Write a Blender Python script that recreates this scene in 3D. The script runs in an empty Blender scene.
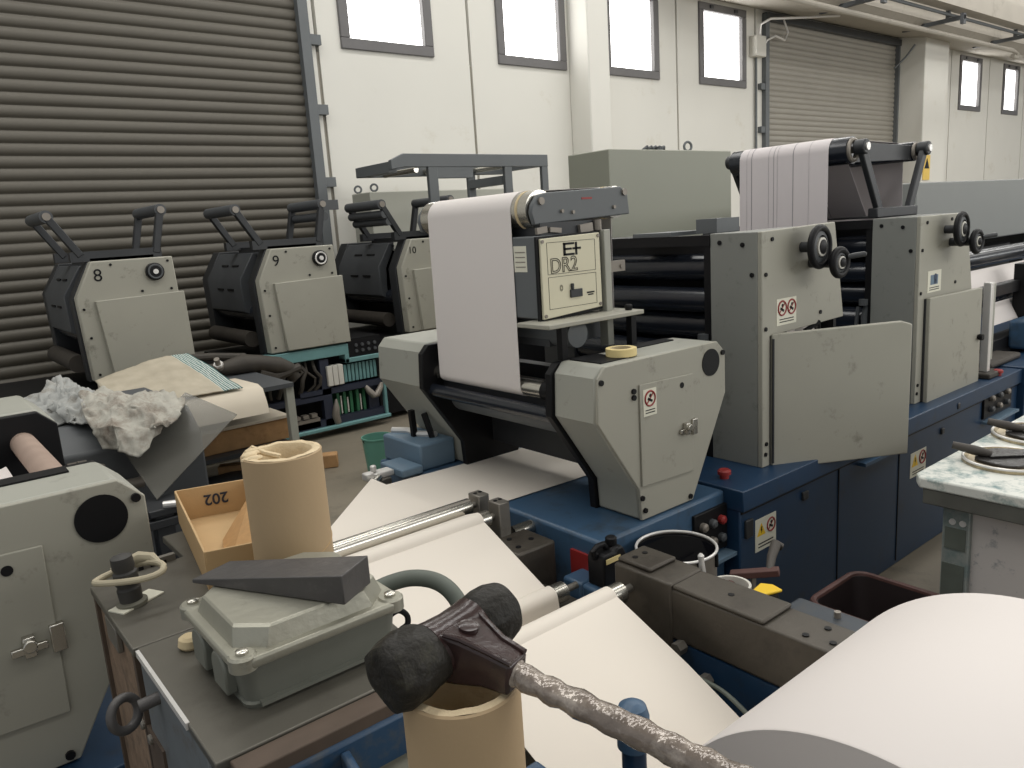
import bpy, bmesh, math, random
from mathutils import Vector, Matrix, noise
random.seed(4)
C = bpy.context.scene.collection
PI = math.pi
V = Vector

# ------------------------------------------------------------ materials
def mat(name, col, rough=.55, metal=0., var=.12, scale=6., dirt=None, dirt_amt=.0, dirt_scale=3., bump=0., bscale=60., spec=.5, vcol=None):
    m = bpy.data.materials.new(name); m.use_nodes = True
    n = m.node_tree.nodes; l = m.node_tree.links
    b = n['Principled BSDF']
    b.inputs['Roughness'].default_value = rough; b.inputs['Metallic'].default_value = metal
    b.inputs['Specular IOR Level'].default_value = spec
    tc = n.new('ShaderNodeTexCoord')
    nz = n.new('ShaderNodeTexNoise'); nz.inputs['Scale'].default_value = scale; nz.inputs['Detail'].default_value = 5
    l.new(tc.outputs['Object'], nz.inputs['Vector'])
    mx = n.new('ShaderNodeMix'); mx.data_type = 'RGBA'
    a = [c*(1-var) for c in col]; c2 = [min(1, c*(1+var)) for c in col] if vcol is None else vcol
    mx.inputs[6].default_value = (*a, 1); mx.inputs[7].default_value = (*c2, 1)
    l.new(nz.outputs['Fac'], mx.inputs[0])
    out = mx.outputs[2]
    if dirt is not None:
        n2 = n.new('ShaderNodeTexNoise'); n2.inputs['Scale'].default_value = dirt_scale; n2.inputs['Detail'].default_value = 9; n2.inputs['Roughness'].default_value = .7
        l.new(tc.outputs['Object'], n2.inputs['Vector'])
        r = n.new('ShaderNodeValToRGB'); r.color_ramp.elements[0].position = .62 - .3*dirt_amt; r.color_ramp.elements[1].position = .80 - .2*dirt_amt
        l.new(n2.outputs['Fac'], r.inputs[0])
        m2 = n.new('ShaderNodeMix'); m2.data_type = 'RGBA'; m2.inputs[7].default_value = (*dirt, 1)
        l.new(r.outputs[0], m2.inputs[0]); l.new(out, m2.inputs[6]); out = m2.outputs[2]
    l.new(out, b.inputs['Base Color'])
    if bump:
        n3 = n.new('ShaderNodeTexNoise'); n3.inputs['Scale'].default_value = bscale; n3.inputs['Detail'].default_value = 4
        l.new(tc.outputs['Object'], n3.inputs['Vector'])
        bp = n.new('ShaderNodeBump'); bp.inputs['Strength'].default_value = bump; bp.inputs['Distance'].default_value = .01
        l.new(n3.outputs['Fac'], bp.inputs['Height']); l.new(bp.outputs[0], b.inputs['Normal'])
    return m
def emis(name, col, s):
    m = bpy.data.materials.new(name); m.use_nodes = True
    n = m.node_tree.nodes; b = n['Principled BSDF']
    b.inputs['Base Color'].default_value = (*col, 1); b.inputs['Emission Color'].default_value = (*col, 1); b.inputs['Emission Strength'].default_value = s
    return m
M = {}
M['sage'] = mat('sage_paint', (.345,.333,.278), .5, 0, .08, 3, (.12,.115,.085), .12, 9)
M['sage_dark'] = mat('darker_grey_paint', (.23,.235,.215), .5, 0, .1, 3, (.1,.1,.09), .12, 8)  # darker, greyer tone than the covers, for end and top panels
M['sage_grey'] = mat('pale_grey_paint', (.345,.345,.30), .5, 0, .06, 3, (.16,.15,.12), .08, 11)
M['dark'] = mat('dark_steel', (.032,.034,.037), .45, .2, .25, 8)
M['black'] = mat('black_paint', (.009,.009,.010), .45, 0, .2, 8, spec=.2)
M['char'] = mat('charcoal_paint', (.07,.075,.08), .5, 0, .15, 6)
M['midgrey'] = mat('mid_grey_paint', (.115,.125,.13), .5, 0, .1, 5)
M['roller_dark'] = mat('dark_ink_roller', (.014,.017,.024), .22, .0, .2, 8)
M['chrome'] = mat('steel_roller', (.55,.53,.48), .25, .95, .06, 10)
M['steel'] = mat('raw_steel', (.22,.205,.18), .45, .6, .2, 9, (.08,.06,.045), .15, 6)
M['brownsteel'] = mat('oily_steel_beam', (.075,.065,.052), .5, .35, .3, 9, (.04,.033,.027), .3, 8, .15, 40)
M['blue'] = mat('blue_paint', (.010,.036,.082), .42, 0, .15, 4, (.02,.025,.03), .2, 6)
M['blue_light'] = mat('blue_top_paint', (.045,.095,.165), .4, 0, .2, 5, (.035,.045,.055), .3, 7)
M['blue_pale'] = mat('pale_blue_paint', (.13,.2,.27), .5, 0, .12, 5)
M['blue_cast'] = mat('blue_casting_paint', (.018,.055,.115), .45, 0, .25, 14, (.10,.095,.075), .38, 12)
M['blue_dirty'] = mat('dirty_blue_paint', (.032,.042,.054), .5, .1, .25, 9, (.06,.054,.045), .4, 9)
M['olive'] = mat('oily_olive_metal', (.13,.125,.095), .6, .1, .3, 14)
M['teal'] = mat('teal_paint', (.14,.29,.29), .5, 0, .15, 6, (.08,.09,.08), .15, 8)
M['navy'] = mat('navy_frame', (.02,.025,.045), .5, 0, .2, 6)
M['paper'] = mat('white_paper', (.74,.69,.66), .65, 0, .015, 2)
M['paper_warm'] = mat('cream_paper', (.80,.735,.65), .65, 0, .015, 2)
M['web_printed'] = mat('printed_web_paper', (.66,.61,.61), .6, 0, .04, 5)
M['line'] = mat('grey_fold_line', (.25,.23,.25), .6)
M['card'] = mat('kraft_cardboard', (.50,.335,.165), .75, 0, .08, 12, (.40,.25,.11), .1, 8, .05, 120)
M['tube'] = mat('kraft_tube_board', (.43,.31,.18), .7, 0, .07, 7, (.36,.25,.135), .15, 5, .04, 100)
M['tube_end'] = mat('pale_tube_edge', (.66,.53,.34), .8, 0, .12, 30, None, 0, 3, .3, 80)
M['flap'] = mat('brown_fibre_board', (.42,.24,.095), .7, 0, .2, 60, None, 0, 3, .05, 200)
M['alu'] = mat('cast_aluminium', (.36,.35,.29), .42, .55, .12, 18, (.2,.19,.15), .1, 14, .08, 80)
M['alu_dark'] = mat('grey_box_body', (.16,.165,.14), .5, .2, .12, 18)
M['slate'] = mat('dark_wedge_steel', (.085,.08,.078), .5, .3, .25, 22, (.14,.13,.125), .2, 18, .12, 60)
M['tabletop'] = mat('oily_steel_top', (.125,.117,.097), .42, .35, .3, 6, (.075,.066,.052), .35, 5)
M['cabside'] = mat('worn_blue_grey_side', (.15,.165,.175), .5, .1, .25, 9, (.1,.075,.05), .3, 12)
M['rustwood'] = mat('scraped_brown_board', (.22,.15,.10), .8, 0, .4, 30, (.09,.065,.045), .4, 24, .4, 50)
M['rust'] = mat('rusty_edge', (.095,.068,.05), .7, .2, .35, 25)
M['wood'] = mat('raw_wood', (.42,.24,.105), .75, 0, .3, 12, (.26,.13,.05), .25, 7, .15, 50)
M['cream'] = mat('cream_board', (.62,.55,.44), .7, 0, .08, 5)
M['rag'] = mat('dirty_rag_cloth', (.40,.385,.335), .9, 0, .25, 14, (.17,.13,.10), .55, 11, .3, 60)
M['rag2'] = mat('grey_rag_cloth', (.34,.345,.33), .9, 0, .22, 16, (.20,.175,.14), .36, 13, .3, 60)
M['wall'] = mat('precast_concrete', (.70,.685,.63), .85, 0, .04, 1.2, (.58,.545,.46), .08, 1.5)
M['wall_gap'] = mat('panel_joint', (.28,.26,.22), .9)
M['concrete'] = mat('beam_concrete', (.40,.37,.32), .85, 0, .12, 2, (.25,.23,.19), .2, 2)
M['ceil'] = mat('ceiling_concrete', (.55,.53,.48), .9, 0, .06, 1)
M['floor'] = mat('workshop_floor', (.185,.16,.12), .55, 0, .25, 2.2, (.09,.078,.06), .25, 3, .05, 20)
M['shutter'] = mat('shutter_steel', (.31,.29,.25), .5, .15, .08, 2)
M['shutter_shaded'] = mat('shaded_shutter_steel', (.098,.088,.07), .5, .15, .08, 2)  # backlit shade of the left shutter put into its steel colour
M['frame'] = mat('window_frame_paint', (.13,.125,.125), .5)
M['pane'] = emis('frosted_daylight_pane', (1,.99,.97), 4.5)
M['red'] = mat('red_paint', (.27,.022,.02), .45, 0, .2, 10)
M['redbrown'] = mat('faded_red_rubber', (.085,.036,.03), .6, 0, .5, 14)
M['redblack'] = mat('ink_stained_black_bin', (.026,.018,.018), .5, 0, .4, 10)
M['yellow'] = mat('yellow_plastic', (.80,.52,.02), .45, 0, .08, 10)
M['sticker'] = mat('sticker_white', (.72,.70,.58), .5, 0, .04, 20)
M['panel'] = mat('cream_control_panel', (.66,.62,.46), .5, 0, .04, 10)
M['ink'] = mat('wet_black_ink', (.003,.003,.004), .06, 0, .1, 10, spec=.015)
M['drum'] = mat('grey_steel_drum', (.24,.215,.185), .4, .35, .15, 12)
M['rim'] = mat('bright_rim', (.75,.73,.70), .3, .3, .05, 10)
M['green'] = mat('green_plastic', (.10,.26,.20), .45, 0, .1, 8)
M['pcb'] = mat('green_circuit_board', (.03,.15,.07), .5, 0, .3, 30)
M['brown'] = mat('grimy_hose', (.045,.038,.03), .7, 0, .35, 14)
M['mallet'] = mat('grimy_mallet_rubber', (.018,.016,.013), .5, 0, .5, 30, (.055,.052,.033), .30, 22, .5, 60, spec=.25)
M['malletred'] = mat('dull_red_mallet_core', (.040,.022,.021), .22, 0, .5, 22, (.022,.02,.017), .4, 20, .1, 50)
M['tapewrap'] = mat('clear_tape_wrapped_handle', (.20,.165,.14), .12, .15, .5, 30, (.50,.44,.38), .42, 26, .5, 34)
M['rubber'] = mat('black_rubber', (.035,.033,.03), .6, 0, .3, 20)
M['conduit'] = mat('dusty_green_hose', (.11,.125,.105), .6, 0, .25, 18)
M['pinkroll'] = mat('worn_pink_roller', (.34,.25,.20), .7, 0, .25, 12)
M['cork'] = mat('pale_cork', (.62,.50,.30), .8, 0, .15, 30)
M['tape'] = mat('masking_tape', (.74,.60,.28), .6, 0, .05, 20)
M['tapecore'] = mat('tape_core', (.55,.45,.28), .8)
M['cord'] = mat('old_cream_cord', (.42,.37,.26), .7, 0, .25, 30)
M['inktop'] = mat('ink_smeared_tabletop', (.66,.67,.62), .45, 0, .12, 10, (.035,.14,.15), .50, 16)
M['inkside'] = mat('ink_spattered_panel', (.60,.56,.53), .55, 0, .05, 5, (.10,.13,.16), .20, 26)
M['inkpost'] = mat('stained_grey_post', (.28,.30,.28), .5, .1, .2, 10, (.10,.17,.17), .5, 9)
M['inklip'] = mat('grimy_table_edge', (.12,.12,.105), .6, .2, .4, 12)
M['lidtan'] = mat('ink_tin_lid', (.46,.38,.24), .35, .3, .25, 14, (.05,.045,.04), .45, 9)
M['darkink'] = mat('dried_black_ink', (.022,.02,.019), .35, 0, .4, 25, None, 0, 3, .4, 50)
M['spatula'] = mat('worn_dark_handle', (.055,.047,.04), .6, 0, .3, 20)
M['hood'] = mat('grey_hood_paint', (.225,.235,.225), .5, 0, .05, 3)
M['cabinet'] = mat('grey_cabinet_paint', (.26,.265,.215), .5, 0, .05, 2)
M['cab2'] = mat('light_grey_cabinet', (.36,.36,.31), .5, 0, .05, 2)
M['whiteplastic'] = mat('white_plastic', (.62,.60,.54), .5, 0, .06, 12)
M['orange'] = mat('orange_plastic', (.55,.13,.03), .5)
M['yellowsign'] = mat('yellow_sign', (.80,.55,.12), .5)
def glass_mat():
    m = mat('smoky_acrylic', (.16,.155,.135), .2, 0, .1, 4, (.22,.21,.18), .15, 5)
    b = m.node_tree.nodes['Principled BSDF']; b.inputs['Alpha'].default_value = .5
    return m
M['acrylic'] = glass_mat()
def stripes_mat():
    m = bpy.data.materials.new('teal_striped_weave'); m.use_nodes = True
    n = m.node_tree.nodes; l = m.node_tree.links; b = n['Principled BSDF']; b.inputs['Roughness'].default_value = .7
    uv = n.new('ShaderNodeAttribute'); uv.attribute_name = 'weave'
    sp = n.new('ShaderNodeSeparateXYZ'); l.new(uv.outputs['Vector'], sp.inputs[0])
    def mth(op, a, v):
        k = n.new('ShaderNodeMath'); k.operation = op
        l.new(a, k.inputs[0]); k.inputs[1].default_value = v; return k.outputs[0]
    zone = mth('GREATER_THAN', sp.outputs[0], .80)
    s = mth('FRACT', mth('MULTIPLY', sp.outputs[0], 34), 1); s = mth('GREATER_THAN', s, .45)
    nz = n.new('ShaderNodeTexNoise'); nz.inputs['Scale'].default_value = 9; nz.inputs['Detail'].default_value = 6
    tc = n.new('ShaderNodeTexCoord'); l.new(tc.outputs['Object'], nz.inputs['Vector'])
    base = n.new('ShaderNodeMix'); base.data_type = 'RGBA'; base.inputs[6].default_value = (.30,.26,.19,1); base.inputs[7].default_value = (.56,.50,.39,1); l.new(nz.outputs['Fac'], base.inputs[0])
    st = n.new('ShaderNodeMix'); st.data_type = 'RGBA'; st.inputs[6].default_value = (.60,.64,.58,1); st.inputs[7].default_value = (.045,.13,.13,1); l.new(s, st.inputs[0])
    f = n.new('ShaderNodeMix'); f.data_type = 'RGBA'; l.new(zone, f.inputs[0]); l.new(base.outputs[2], f.inputs[6]); l.new(st.outputs[2], f.inputs[7])
    l.new(f.outputs[2], b.inputs['Base Color'])
    return m
M['weave'] = stripes_mat()

# ------------------------------------------------------------ mesh helpers
class MB:
    def __init__(s): s.b = bmesh.new()
    def box(s, x0, x1, y0, y1, z0, z1):
        v = [s.b.verts.new((x, y, z)) for x in (x0, x1) for y in (y0, y1) for z in (z0, z1)]
        for f in ((0,1,3,2),(4,6,7,5),(0,4,5,1),(2,3,7,6),(0,2,6,4),(1,5,7,3)): s.b.faces.new([v[i] for i in f])
        return s
    def obox(s, c, ax, ay, az, hx, hy, hz):          # oriented box
        c = V(c); ax = V(ax).normalized(); ay = V(ay).normalized(); az = V(az).normalized()
        v = [s.b.verts.new(c + ax*i*hx + ay*j*hy + az*k*hz) for i in (-1,1) for j in (-1,1) for k in (-1,1)]
        for f in ((0,1,3,2),(4,6,7,5),(0,4,5,1),(2,3,7,6),(0,2,6,4),(1,5,7,3)): s.b.faces.new([v[i] for i in f])
        return s
    def bar(s, p, q, w, h, up=(0,0,1)):
        p = V(p); q = V(q); d = (q-p).normalized(); a = d.cross(V(up))
        if a.length < 1e-4: a = d.cross(V((1,0,0)))
        a.normalize(); u = a.cross(d)
        return s.obox((p+q)/2, d, a, u, (q-p).length/2, w/2, h/2)
    def prism(s, pts, axis, a, b):                   # pts 2-D; axis 'x': pts=(y,z); 'y': (x,z); 'z': (x,y)
        def mk(p, t): return {'x': (t, p[0], p[1]), 'y': (p[0], t, p[1]), 'z': (p[0], p[1], t)}[axis]
        A = [s.b.verts.new(mk(p, a)) for p in pts]; B = [s.b.verts.new(mk(p, b)) for p in pts]
        s.b.faces.new(A); s.b.faces.new(B[::-1]); n = len(pts)
        for i in range(n): s.b.faces.new([A[i], B[i], B[(i+1)%n], A[(i+1)%n]])
        return s
    def lathe(s, prof, o, ax, seg=32, cap=True):     # prof: (radius, height along ax)
        o = V(o); ax = V(ax).normalized(); a = ax.orthogonal().normalized(); c = ax.cross(a); rings = []
        for r, h in prof:
            rings.append([s.b.verts.new(o + ax*h + (a*math.cos(2*PI*i/seg) + c*math.sin(2*PI*i/seg))*max(r, 1e-4)) for i in range(seg)])
        for p, q in zip(rings, rings[1:]):
            for i in range(seg): s.b.faces.new([p[i], p[(i+1)%seg], q[(i+1)%seg], q[i]])
        if cap:
            s.b.faces.new(rings[0][::-1]); s.b.faces.new(rings[-1])
        return s
    def cyl(s, p, q, r, seg=24, r2=None):
        p = V(p); q = V(q); L = (q-p).length
        return s.lathe([(r, 0), (r if r2 is None else r2, L)], p, q-p, seg)
    def tube(s, path, r, seg=10, closed=False):
        P = [V(p) for p in path]; n = len(P); rings = []; ref = None
        for i in range(n):
            d = (P[(i+1)%n]-P[i-1]) if closed or 0 < i < n-1 else (P[1]-P[0] if i == 0 else P[-1]-P[-2])
            d.normalize()
            if ref is None: ref = d.orthogonal()
            ref = (ref - d*ref.dot(d)).normalized(); c = d.cross(ref)
            rr = r[i] if isinstance(r, (list, tuple)) else r
            rings.append([s.b.verts.new(P[i] + (ref*math.cos(2*PI*k/seg)+c*math.sin(2*PI*k/seg))*rr) for k in range(seg)])
        for i in range(n if closed else n-1):
            p, q = rings[i], rings[(i+1)%n]
            for k in range(seg): s.b.faces.new([p[k], p[(k+1)%seg], q[(k+1)%seg], q[k]])
        if not closed: s.b.faces.new(rings[0][::-1]); s.b.faces.new(rings[-1])
        return s
    def ring(s, c, ax, R, r, seg=32, sub=10):
        c = V(c); ax = V(ax).normalized(); a = ax.orthogonal().normalized(); b = ax.cross(a)
        return s.tube([c + (a*math.cos(2*PI*i/seg)+b*math.sin(2*PI*i/seg))*R for i in range(seg)], r, sub, True)
    def strip(s, path, dirv, t=.0015):               # path: list of points, extruded by dirv (sheet with thickness)
        P = [V(p) for p in path]; d = V(dirv); n = len(P); N = []
        for i in range(n):
            g = P[min(i+1, n-1)]-P[max(i-1, 0)]; N.append(g.cross(d).normalized()*t)
        g = [[s.b.verts.new(x) for x in (P[i], P[i]+d, P[i]+d-N[i], P[i]-N[i])] for i in range(n)]
        for p, q in zip(g, g[1:]):
            for k in range(4): s.b.faces.new([p[k], q[k], q[(k+1)%4], p[(k+1)%4]])
        s.b.faces.new(g[0][::-1]); s.b.faces.new(g[-1]); return s
    def sphere(s, c, r, sx=1, sy=1, sz=1, u=20, v=12):
        bmesh.ops.create_uvsphere(s.b, u_segments=u, v_segments=v, radius=r, matrix=Matrix.Translation(c) @ Matrix.Diagonal((sx, sy, sz, 1)))
        return s
def smooth_path(P, k):
    P = [V(p) for p in P]; out = []
    for i in range(len(P)-1):
        a, b, c, d = P[max(i-1,0)], P[i], P[i+1], P[min(i+2,len(P)-1)]
        for j in range(k):
            t = j/k; out.append(.5*((2*b) + (c-a)*t + (2*a-5*b+4*c-d)*t*t + (3*b-a-3*c+d)*t**3))
    return out + [P[-1]]
ORG = {}
def obj(name, mb, m, parent=None, bevel=0., smooth=35, sub=0, loc=None):
    b = mb.b if isinstance(mb, MB) else mb
    bmesh.ops.recalc_face_normals(b, faces=b.faces[:])
    if parent is not None: org = ORG[parent.name]
    elif loc is not None: org = V(loc)
    else:
        xs = [v.co for v in b.verts]
        org = V(((min(c.x for c in xs)+max(c.x for c in xs))/2, (min(c.y for c in xs)+max(c.y for c in xs))/2, min(c.z for c in xs)))
    for v in b.verts: v.co -= org
    me = bpy.data.meshes.new(name); b.to_mesh(me); b.free()
    me.materials.append(M[m] if isinstance(m, str) else m)
    o = bpy.data.objects.new(name, me); C.objects.link(o)
    if smooth:
        me.polygons.foreach_set('use_smooth', [True]*len(me.polygons))
        me.set_sharp_from_angle(angle=math.radians(smooth))
    if parent is not None: o.parent = parent
    else: o.location = org
    ORG[o.name] = org
    if bevel:
        k = o.modifiers.new('bevel', 'BEVEL'); k.width = bevel; k.segments = 2; k.limit_method = 'ANGLE'; k.angle_limit = math.radians(40); k.harden_normals = False
    if sub:
        k = o.modifiers.new('sub', 'SUBSURF'); k.levels = sub; k.render_levels = sub
    return o
def split(name, mb, m, parent, **k):
    """every loose piece of the mesh becomes a part of its own"""
    b = mb.b; b.verts.index_update(); seen = set(); out = []
    for v0 in b.verts:
        if v0.index in seen: continue
        stack = [v0]; seen.add(v0.index); isl = []
        while stack:
            v = stack.pop(); isl.append(v)
            for e in v.link_edges:
                w = e.other_vert(v)
                if w.index not in seen: seen.add(w.index); stack.append(w)
        nb = bmesh.new(); mp = {v: nb.verts.new(v.co) for v in isl}
        for f in {f for v in isl for f in v.link_faces}: nb.faces.new([mp[v] for v in f.verts])
        out.append(obj(name, nb, m, parent, **k))
    b.free(); return out
def tag(o, label=None, cat=None, group=None, kind=None):
    if label: o['label'] = label
    if cat: o['category'] = cat
    if group: o['group'] = group
    if kind: o['kind'] = kind
    return o
def thing(name, loc, label, cat, group=None):
    o = bpy.data.objects.new(name, None); o.empty_display_size = .1; C.objects.link(o); o.location = loc; ORG[o.name] = V(loc)
    return tag(o, label, cat, group)
def single(name, mb, m, label, cat, group=None, **k): return tag(obj(name, mb, m, None, **k), label, cat, group)
def struct(name, mb, m, parent=None, **k):
    o = obj(name, mb, m, parent, **k)
    if parent is None: o['kind'] = 'structure'
    return o
def children(o): return [c for c in C.objects if c.parent == o]
def copy_tree(o, parent=None):
    c = o.copy(); C.objects.link(c)
    if parent is not None: c.parent = parent
    for ch in children(o): copy_tree(ch, c)
    return c
def text(name, s, origin, xdir, ydir, size, m, parent, outline=False, depth=.0006, bold=0.):
    cu = bpy.data.curves.new(name, 'FONT'); cu.body = s; cu.size = size; cu.align_x = 'CENTER'; cu.align_y = 'CENTER'
    if outline: cu.fill_mode = 'NONE'; cu.bevel_depth = size*.018; cu.bevel_resolution = 0
    else: cu.extrude = depth; cu.offset = bold
    t = bpy.data.objects.new(name, cu); C.objects.link(t)
    me = bpy.data.meshes.new_from_object(t.evaluated_get(bpy.context.evaluated_depsgraph_get()))
    bpy.data.objects.remove(t); bpy.data.curves.remove(cu)
    xd = V(xdir).normalized(); yd = V(ydir).normalized(); zd = xd.cross(yd)
    R = Matrix((xd, yd, zd)).transposed().to_4x4(); R.translation = V(origin) - ORG[parent.name]
    me.transform(R); me.materials.clear(); me.materials.append(M[m])
    me.name = name
    o = bpy.data.objects.new(name, me); C.objects.link(o); o.parent = parent; ORG[o.name] = ORG[parent.name]
    return o
def sticker(parent, x0, x1, z0, z1, y, kind, name='warning_sticker'):
    """flat sticker on a face looking towards -Y"""
    s = obj(name, MB().box(x0, x1, y-.0015, y, z0, z1), 'sticker', parent)
    w = x1-x0; h = z1-z0; yy = y-.002
    def circle(cx, cz, r):
        obj('prohibition_ring', MB().ring((cx, yy, cz), (0,1,0), r, r*.13, 24, 6), 'red', s)
        m = MB(); m.obox((cx, yy, cz), (1,0,1), (0,1,0), (-1,0,1), r*.95, .0006, r*.09); obj('prohibition_bar', m, 'red', s)
        m = MB(); m.cyl((cx+r*.1, yy-.0004, cz+r*.35), (cx+r*.1, yy+.0004, cz+r*.35), r*.26, 14); m.obox((cx, yy, cz-r*.2), (1,0,-.5), (0,1,0), (.5,0,1), r*.5, .0006, r*.17)
        obj('pictogram', m, 'black', s)
    def tri(cx, cz, r):
        p = [(cx-r, cz-r*.8), (cx+r, cz-r*.8), (cx, cz+r)]
        obj('warning_triangle', MB().prism(p, 'y', yy-.0004, yy+.0006), 'yellow', s)
        m = MB().prism([(cx-r*.05,cz+r*.5),(cx+r*.2,cz+r*.5),(cx+r*.08,cz+r*.05),(cx+r*.22,cz+r*.05),(cx-r*.08,cz-r*.55),(cx,cz-r*.1),(cx-r*.18,cz-r*.1)], 'y', yy-.0009, yy-.0003)
        obj('pictogram', m, 'black', s)
    cz = z0+h*.64
    if kind == 'one': circle(x0+w*.5, cz, min(w*.38, h*.28))
    if kind == 'two': circle(x0+w*.27, cz, w*.2); circle(x0+w*.75, cz, w*.2)
    if kind == 'tri': tri(x0+w*.28, cz, w*.2); circle(x0+w*.75, cz+.004, w*.19)
    if kind == 'manual':
        m = MB(); m.box(x0+w*.2, x0+w*.75, yy-.0004, yy+.0006, z0+h*.35, z0+h*.8); obj('pictogram', m, 'blue_pale', s)
        m = MB(); m.cyl((x0+w*.55, yy-.001, z0+h*.68), (x0+w*.55, yy, z0+h*.68), w*.12, 14); m.box(x0+w*.45, x0+w*.65, yy-.001, yy, z0+h*.38, z0+h*.56); obj('pictogram', m, 'blue', s)
    m = MB()
    for k in range(2): m.box(x0+w*.14, x1-w*.14, yy-.0003, yy+.0006, z0+h*(.10+.10*k), z0+h*(.135+.10*k))
    obj('caption', m, 'black', s)
    return s

# ------------------------------------------------------------ camera
Rr = V((.77166316, -.63279607, -.06407102)); Dn = V((-.174756, -.11408508, -.97798003)); Fw = V((.61155237, .76586796, -.19862016))
cam = bpy.data.cameras.new('camera'); co = bpy.data.objects.new('camera', cam); C.objects.link(co)
mw = Matrix((Rr, -Dn, -Fw)).transposed().to_4x4(); mw.translation = (0, 0, 1.65); co.matrix_world = mw
cam.sensor_width = 36; cam.lens = 775/1024*36; cam.clip_start = .05; cam.clip_end = 200
bpy.context.scene.camera = co

# ------------------------------------------------------------ the hall
WY = 8.0
struct('floor', MB().box(-5, 34, -6, 8.4, -.1, 0), 'floor')
D1 = (-1.2, 3.89, 0, 5.3); D2 = (12.31, 17.09, 0, 4.86)
WINS = [(4.33,5.53),(6.50,7.67),(8.42,9.57),(10.53,11.77),(20.19,21.44),(22.8,23.87)]
WZ0, WZ1 = 3.65, 4.86
def wall_mesh():
    m = MB(); H = 7.0
    holes = [(D1[0], D1[1], 0, D1[3])] + [(a, b, WZ0, WZ1) for a, b in WINS] + [(D2[0], D2[1], 0, D2[3])]
    holes.sort(); x = -5
    joints = [4.05, 6.07, 8.0, 10.0, 12.05, 18.4, 19.75, 21.95, 24.3, 26.6, 28.9, 31.2]
    def solid(a, b, z0, z1):
        cur = a
        for j in joints:
            if a < j < b:
                m.box(cur, j-.02, WY, WY+.22, z0, z1); cur = j+.02
        m.box(cur, b, WY, WY+.22, z0, z1)
    for a, b, z0, z1 in holes:
        solid(x, a, 0, H)
        if z0 > 0: solid(a, b, 0, z0)
        solid(a, b, z1, H); x = b
    solid(x, 34, 0, H)
    return m
wall = struct('wall_back', wall_mesh(), 'wall')
m = MB()
for j in [4.05, 6.07, 10.0, 12.05, 18.4, 19.75, 21.95, 24.3, 26.6]: m.box(j-.03, j+.03, WY+.02, WY+.2, 0, 3.6)
obj('joint_filler', m, 'wall_gap', wall)
# pilasters
struct('trim_1', MB().box(7.72, 8.12, 7.62, WY, 0, 7), 'wall', bevel=.02)
struct('trim_2', MB().box(17.09, 18.2, 7.42, WY, 0, 7), 'wall', bevel=.02)
# windows
for i, (a, b) in enumerate(WINS):
    f = MB(); t = .115
    f.box(a, b, WY-.03, WY+.12, WZ0, WZ0+t); f.box(a, b, WY-.03, WY+.12, WZ1-t, WZ1)
    f.box(a, a+t, WY-.03, WY+.12, WZ0+t, WZ1-t); f.box(b-t, b, WY-.03, WY+.12, WZ0+t, WZ1-t)
    fr = struct('window_%d' % (i+1), f, 'frame', bevel=.008)
    obj('pane', MB().box(a+t-.01, b-t+.01, WY+.04, WY+.07, WZ0+t-.01, WZ1-t+.01), 'pane', fr)
    h = MB()
    for zz in (WZ1-.05,): 
        for xx in (a+.3, b-.3): h.box(xx-.04, xx+.04, WY-.05, WY-.03, zz-.03, zz+.02)
    split('hinge', h, 'dark', fr)
# roller shutter doors
def shutter(name, D, y, mt, pitch):
    x0, x1, z0, z1 = D; m = MB(); path = []
    n = int((z1-z0)/pitch)+1
    for k in range(n):
        for t in (0, .08, .22, .38, .5, .62, .78, .92):
            path.append((x0, y - .2*pitch*math.sin(PI*min(1, t/.92))**.7, z0 + (k+t)*pitch))
    m.strip(path, (x1-x0, 0, 0), .006)
    d = struct(name, m, mt, smooth=60)
    g = MB(); g.box(x0-.06, x0+.05, y-.10, y+.04, 0, z1); g.box(x1-.05, x1+.06, y-.10, y+.04, 0, z1)
    split('guide_rail', g, 'midgrey', d, bevel=.004)
    b = MB()
    for xx, s in ((x0-.06, -1), (x1+.06, 1)):
        for zz in (2.2, 2.95, 3.65, 4.4):
            if zz < z1: b.box(min(xx, xx+s*.12), max(xx, xx+s*.12), y-.09, y-.0, zz, zz+.10)
    split('rail_bracket', b, 'midgrey', d)
    return d
d1 = shutter('door_1', D1, WY+.02, 'shutter_shaded', .105)
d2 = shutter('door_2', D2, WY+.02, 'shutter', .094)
obj('drum_cover', MB().box(D2[0]-.05, D2[1]+.05, WY-.1, WY+.05, D2[3]-.1, D2[3]+.02), 'char', d2)
# gutter beam along the top of the wall and ceiling with skylight strips
struct('trim_3', MB().prism([(6.95,4.93),(7.15,4.78),(WY,4.93),(WY,7),(6.95,7)], 'x', 9.3, 34), 'concrete')
ce = MB(); YS = [-6, -2.2, -1.2, 1.6, 2.6, 5.2, 6.2, 8.4]
for k in range(0, 8, 2): ce.box(-5, 34, YS[k], YS[k+1], 7, 7.2)
struct('ceiling', ce, 'ceil')
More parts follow.
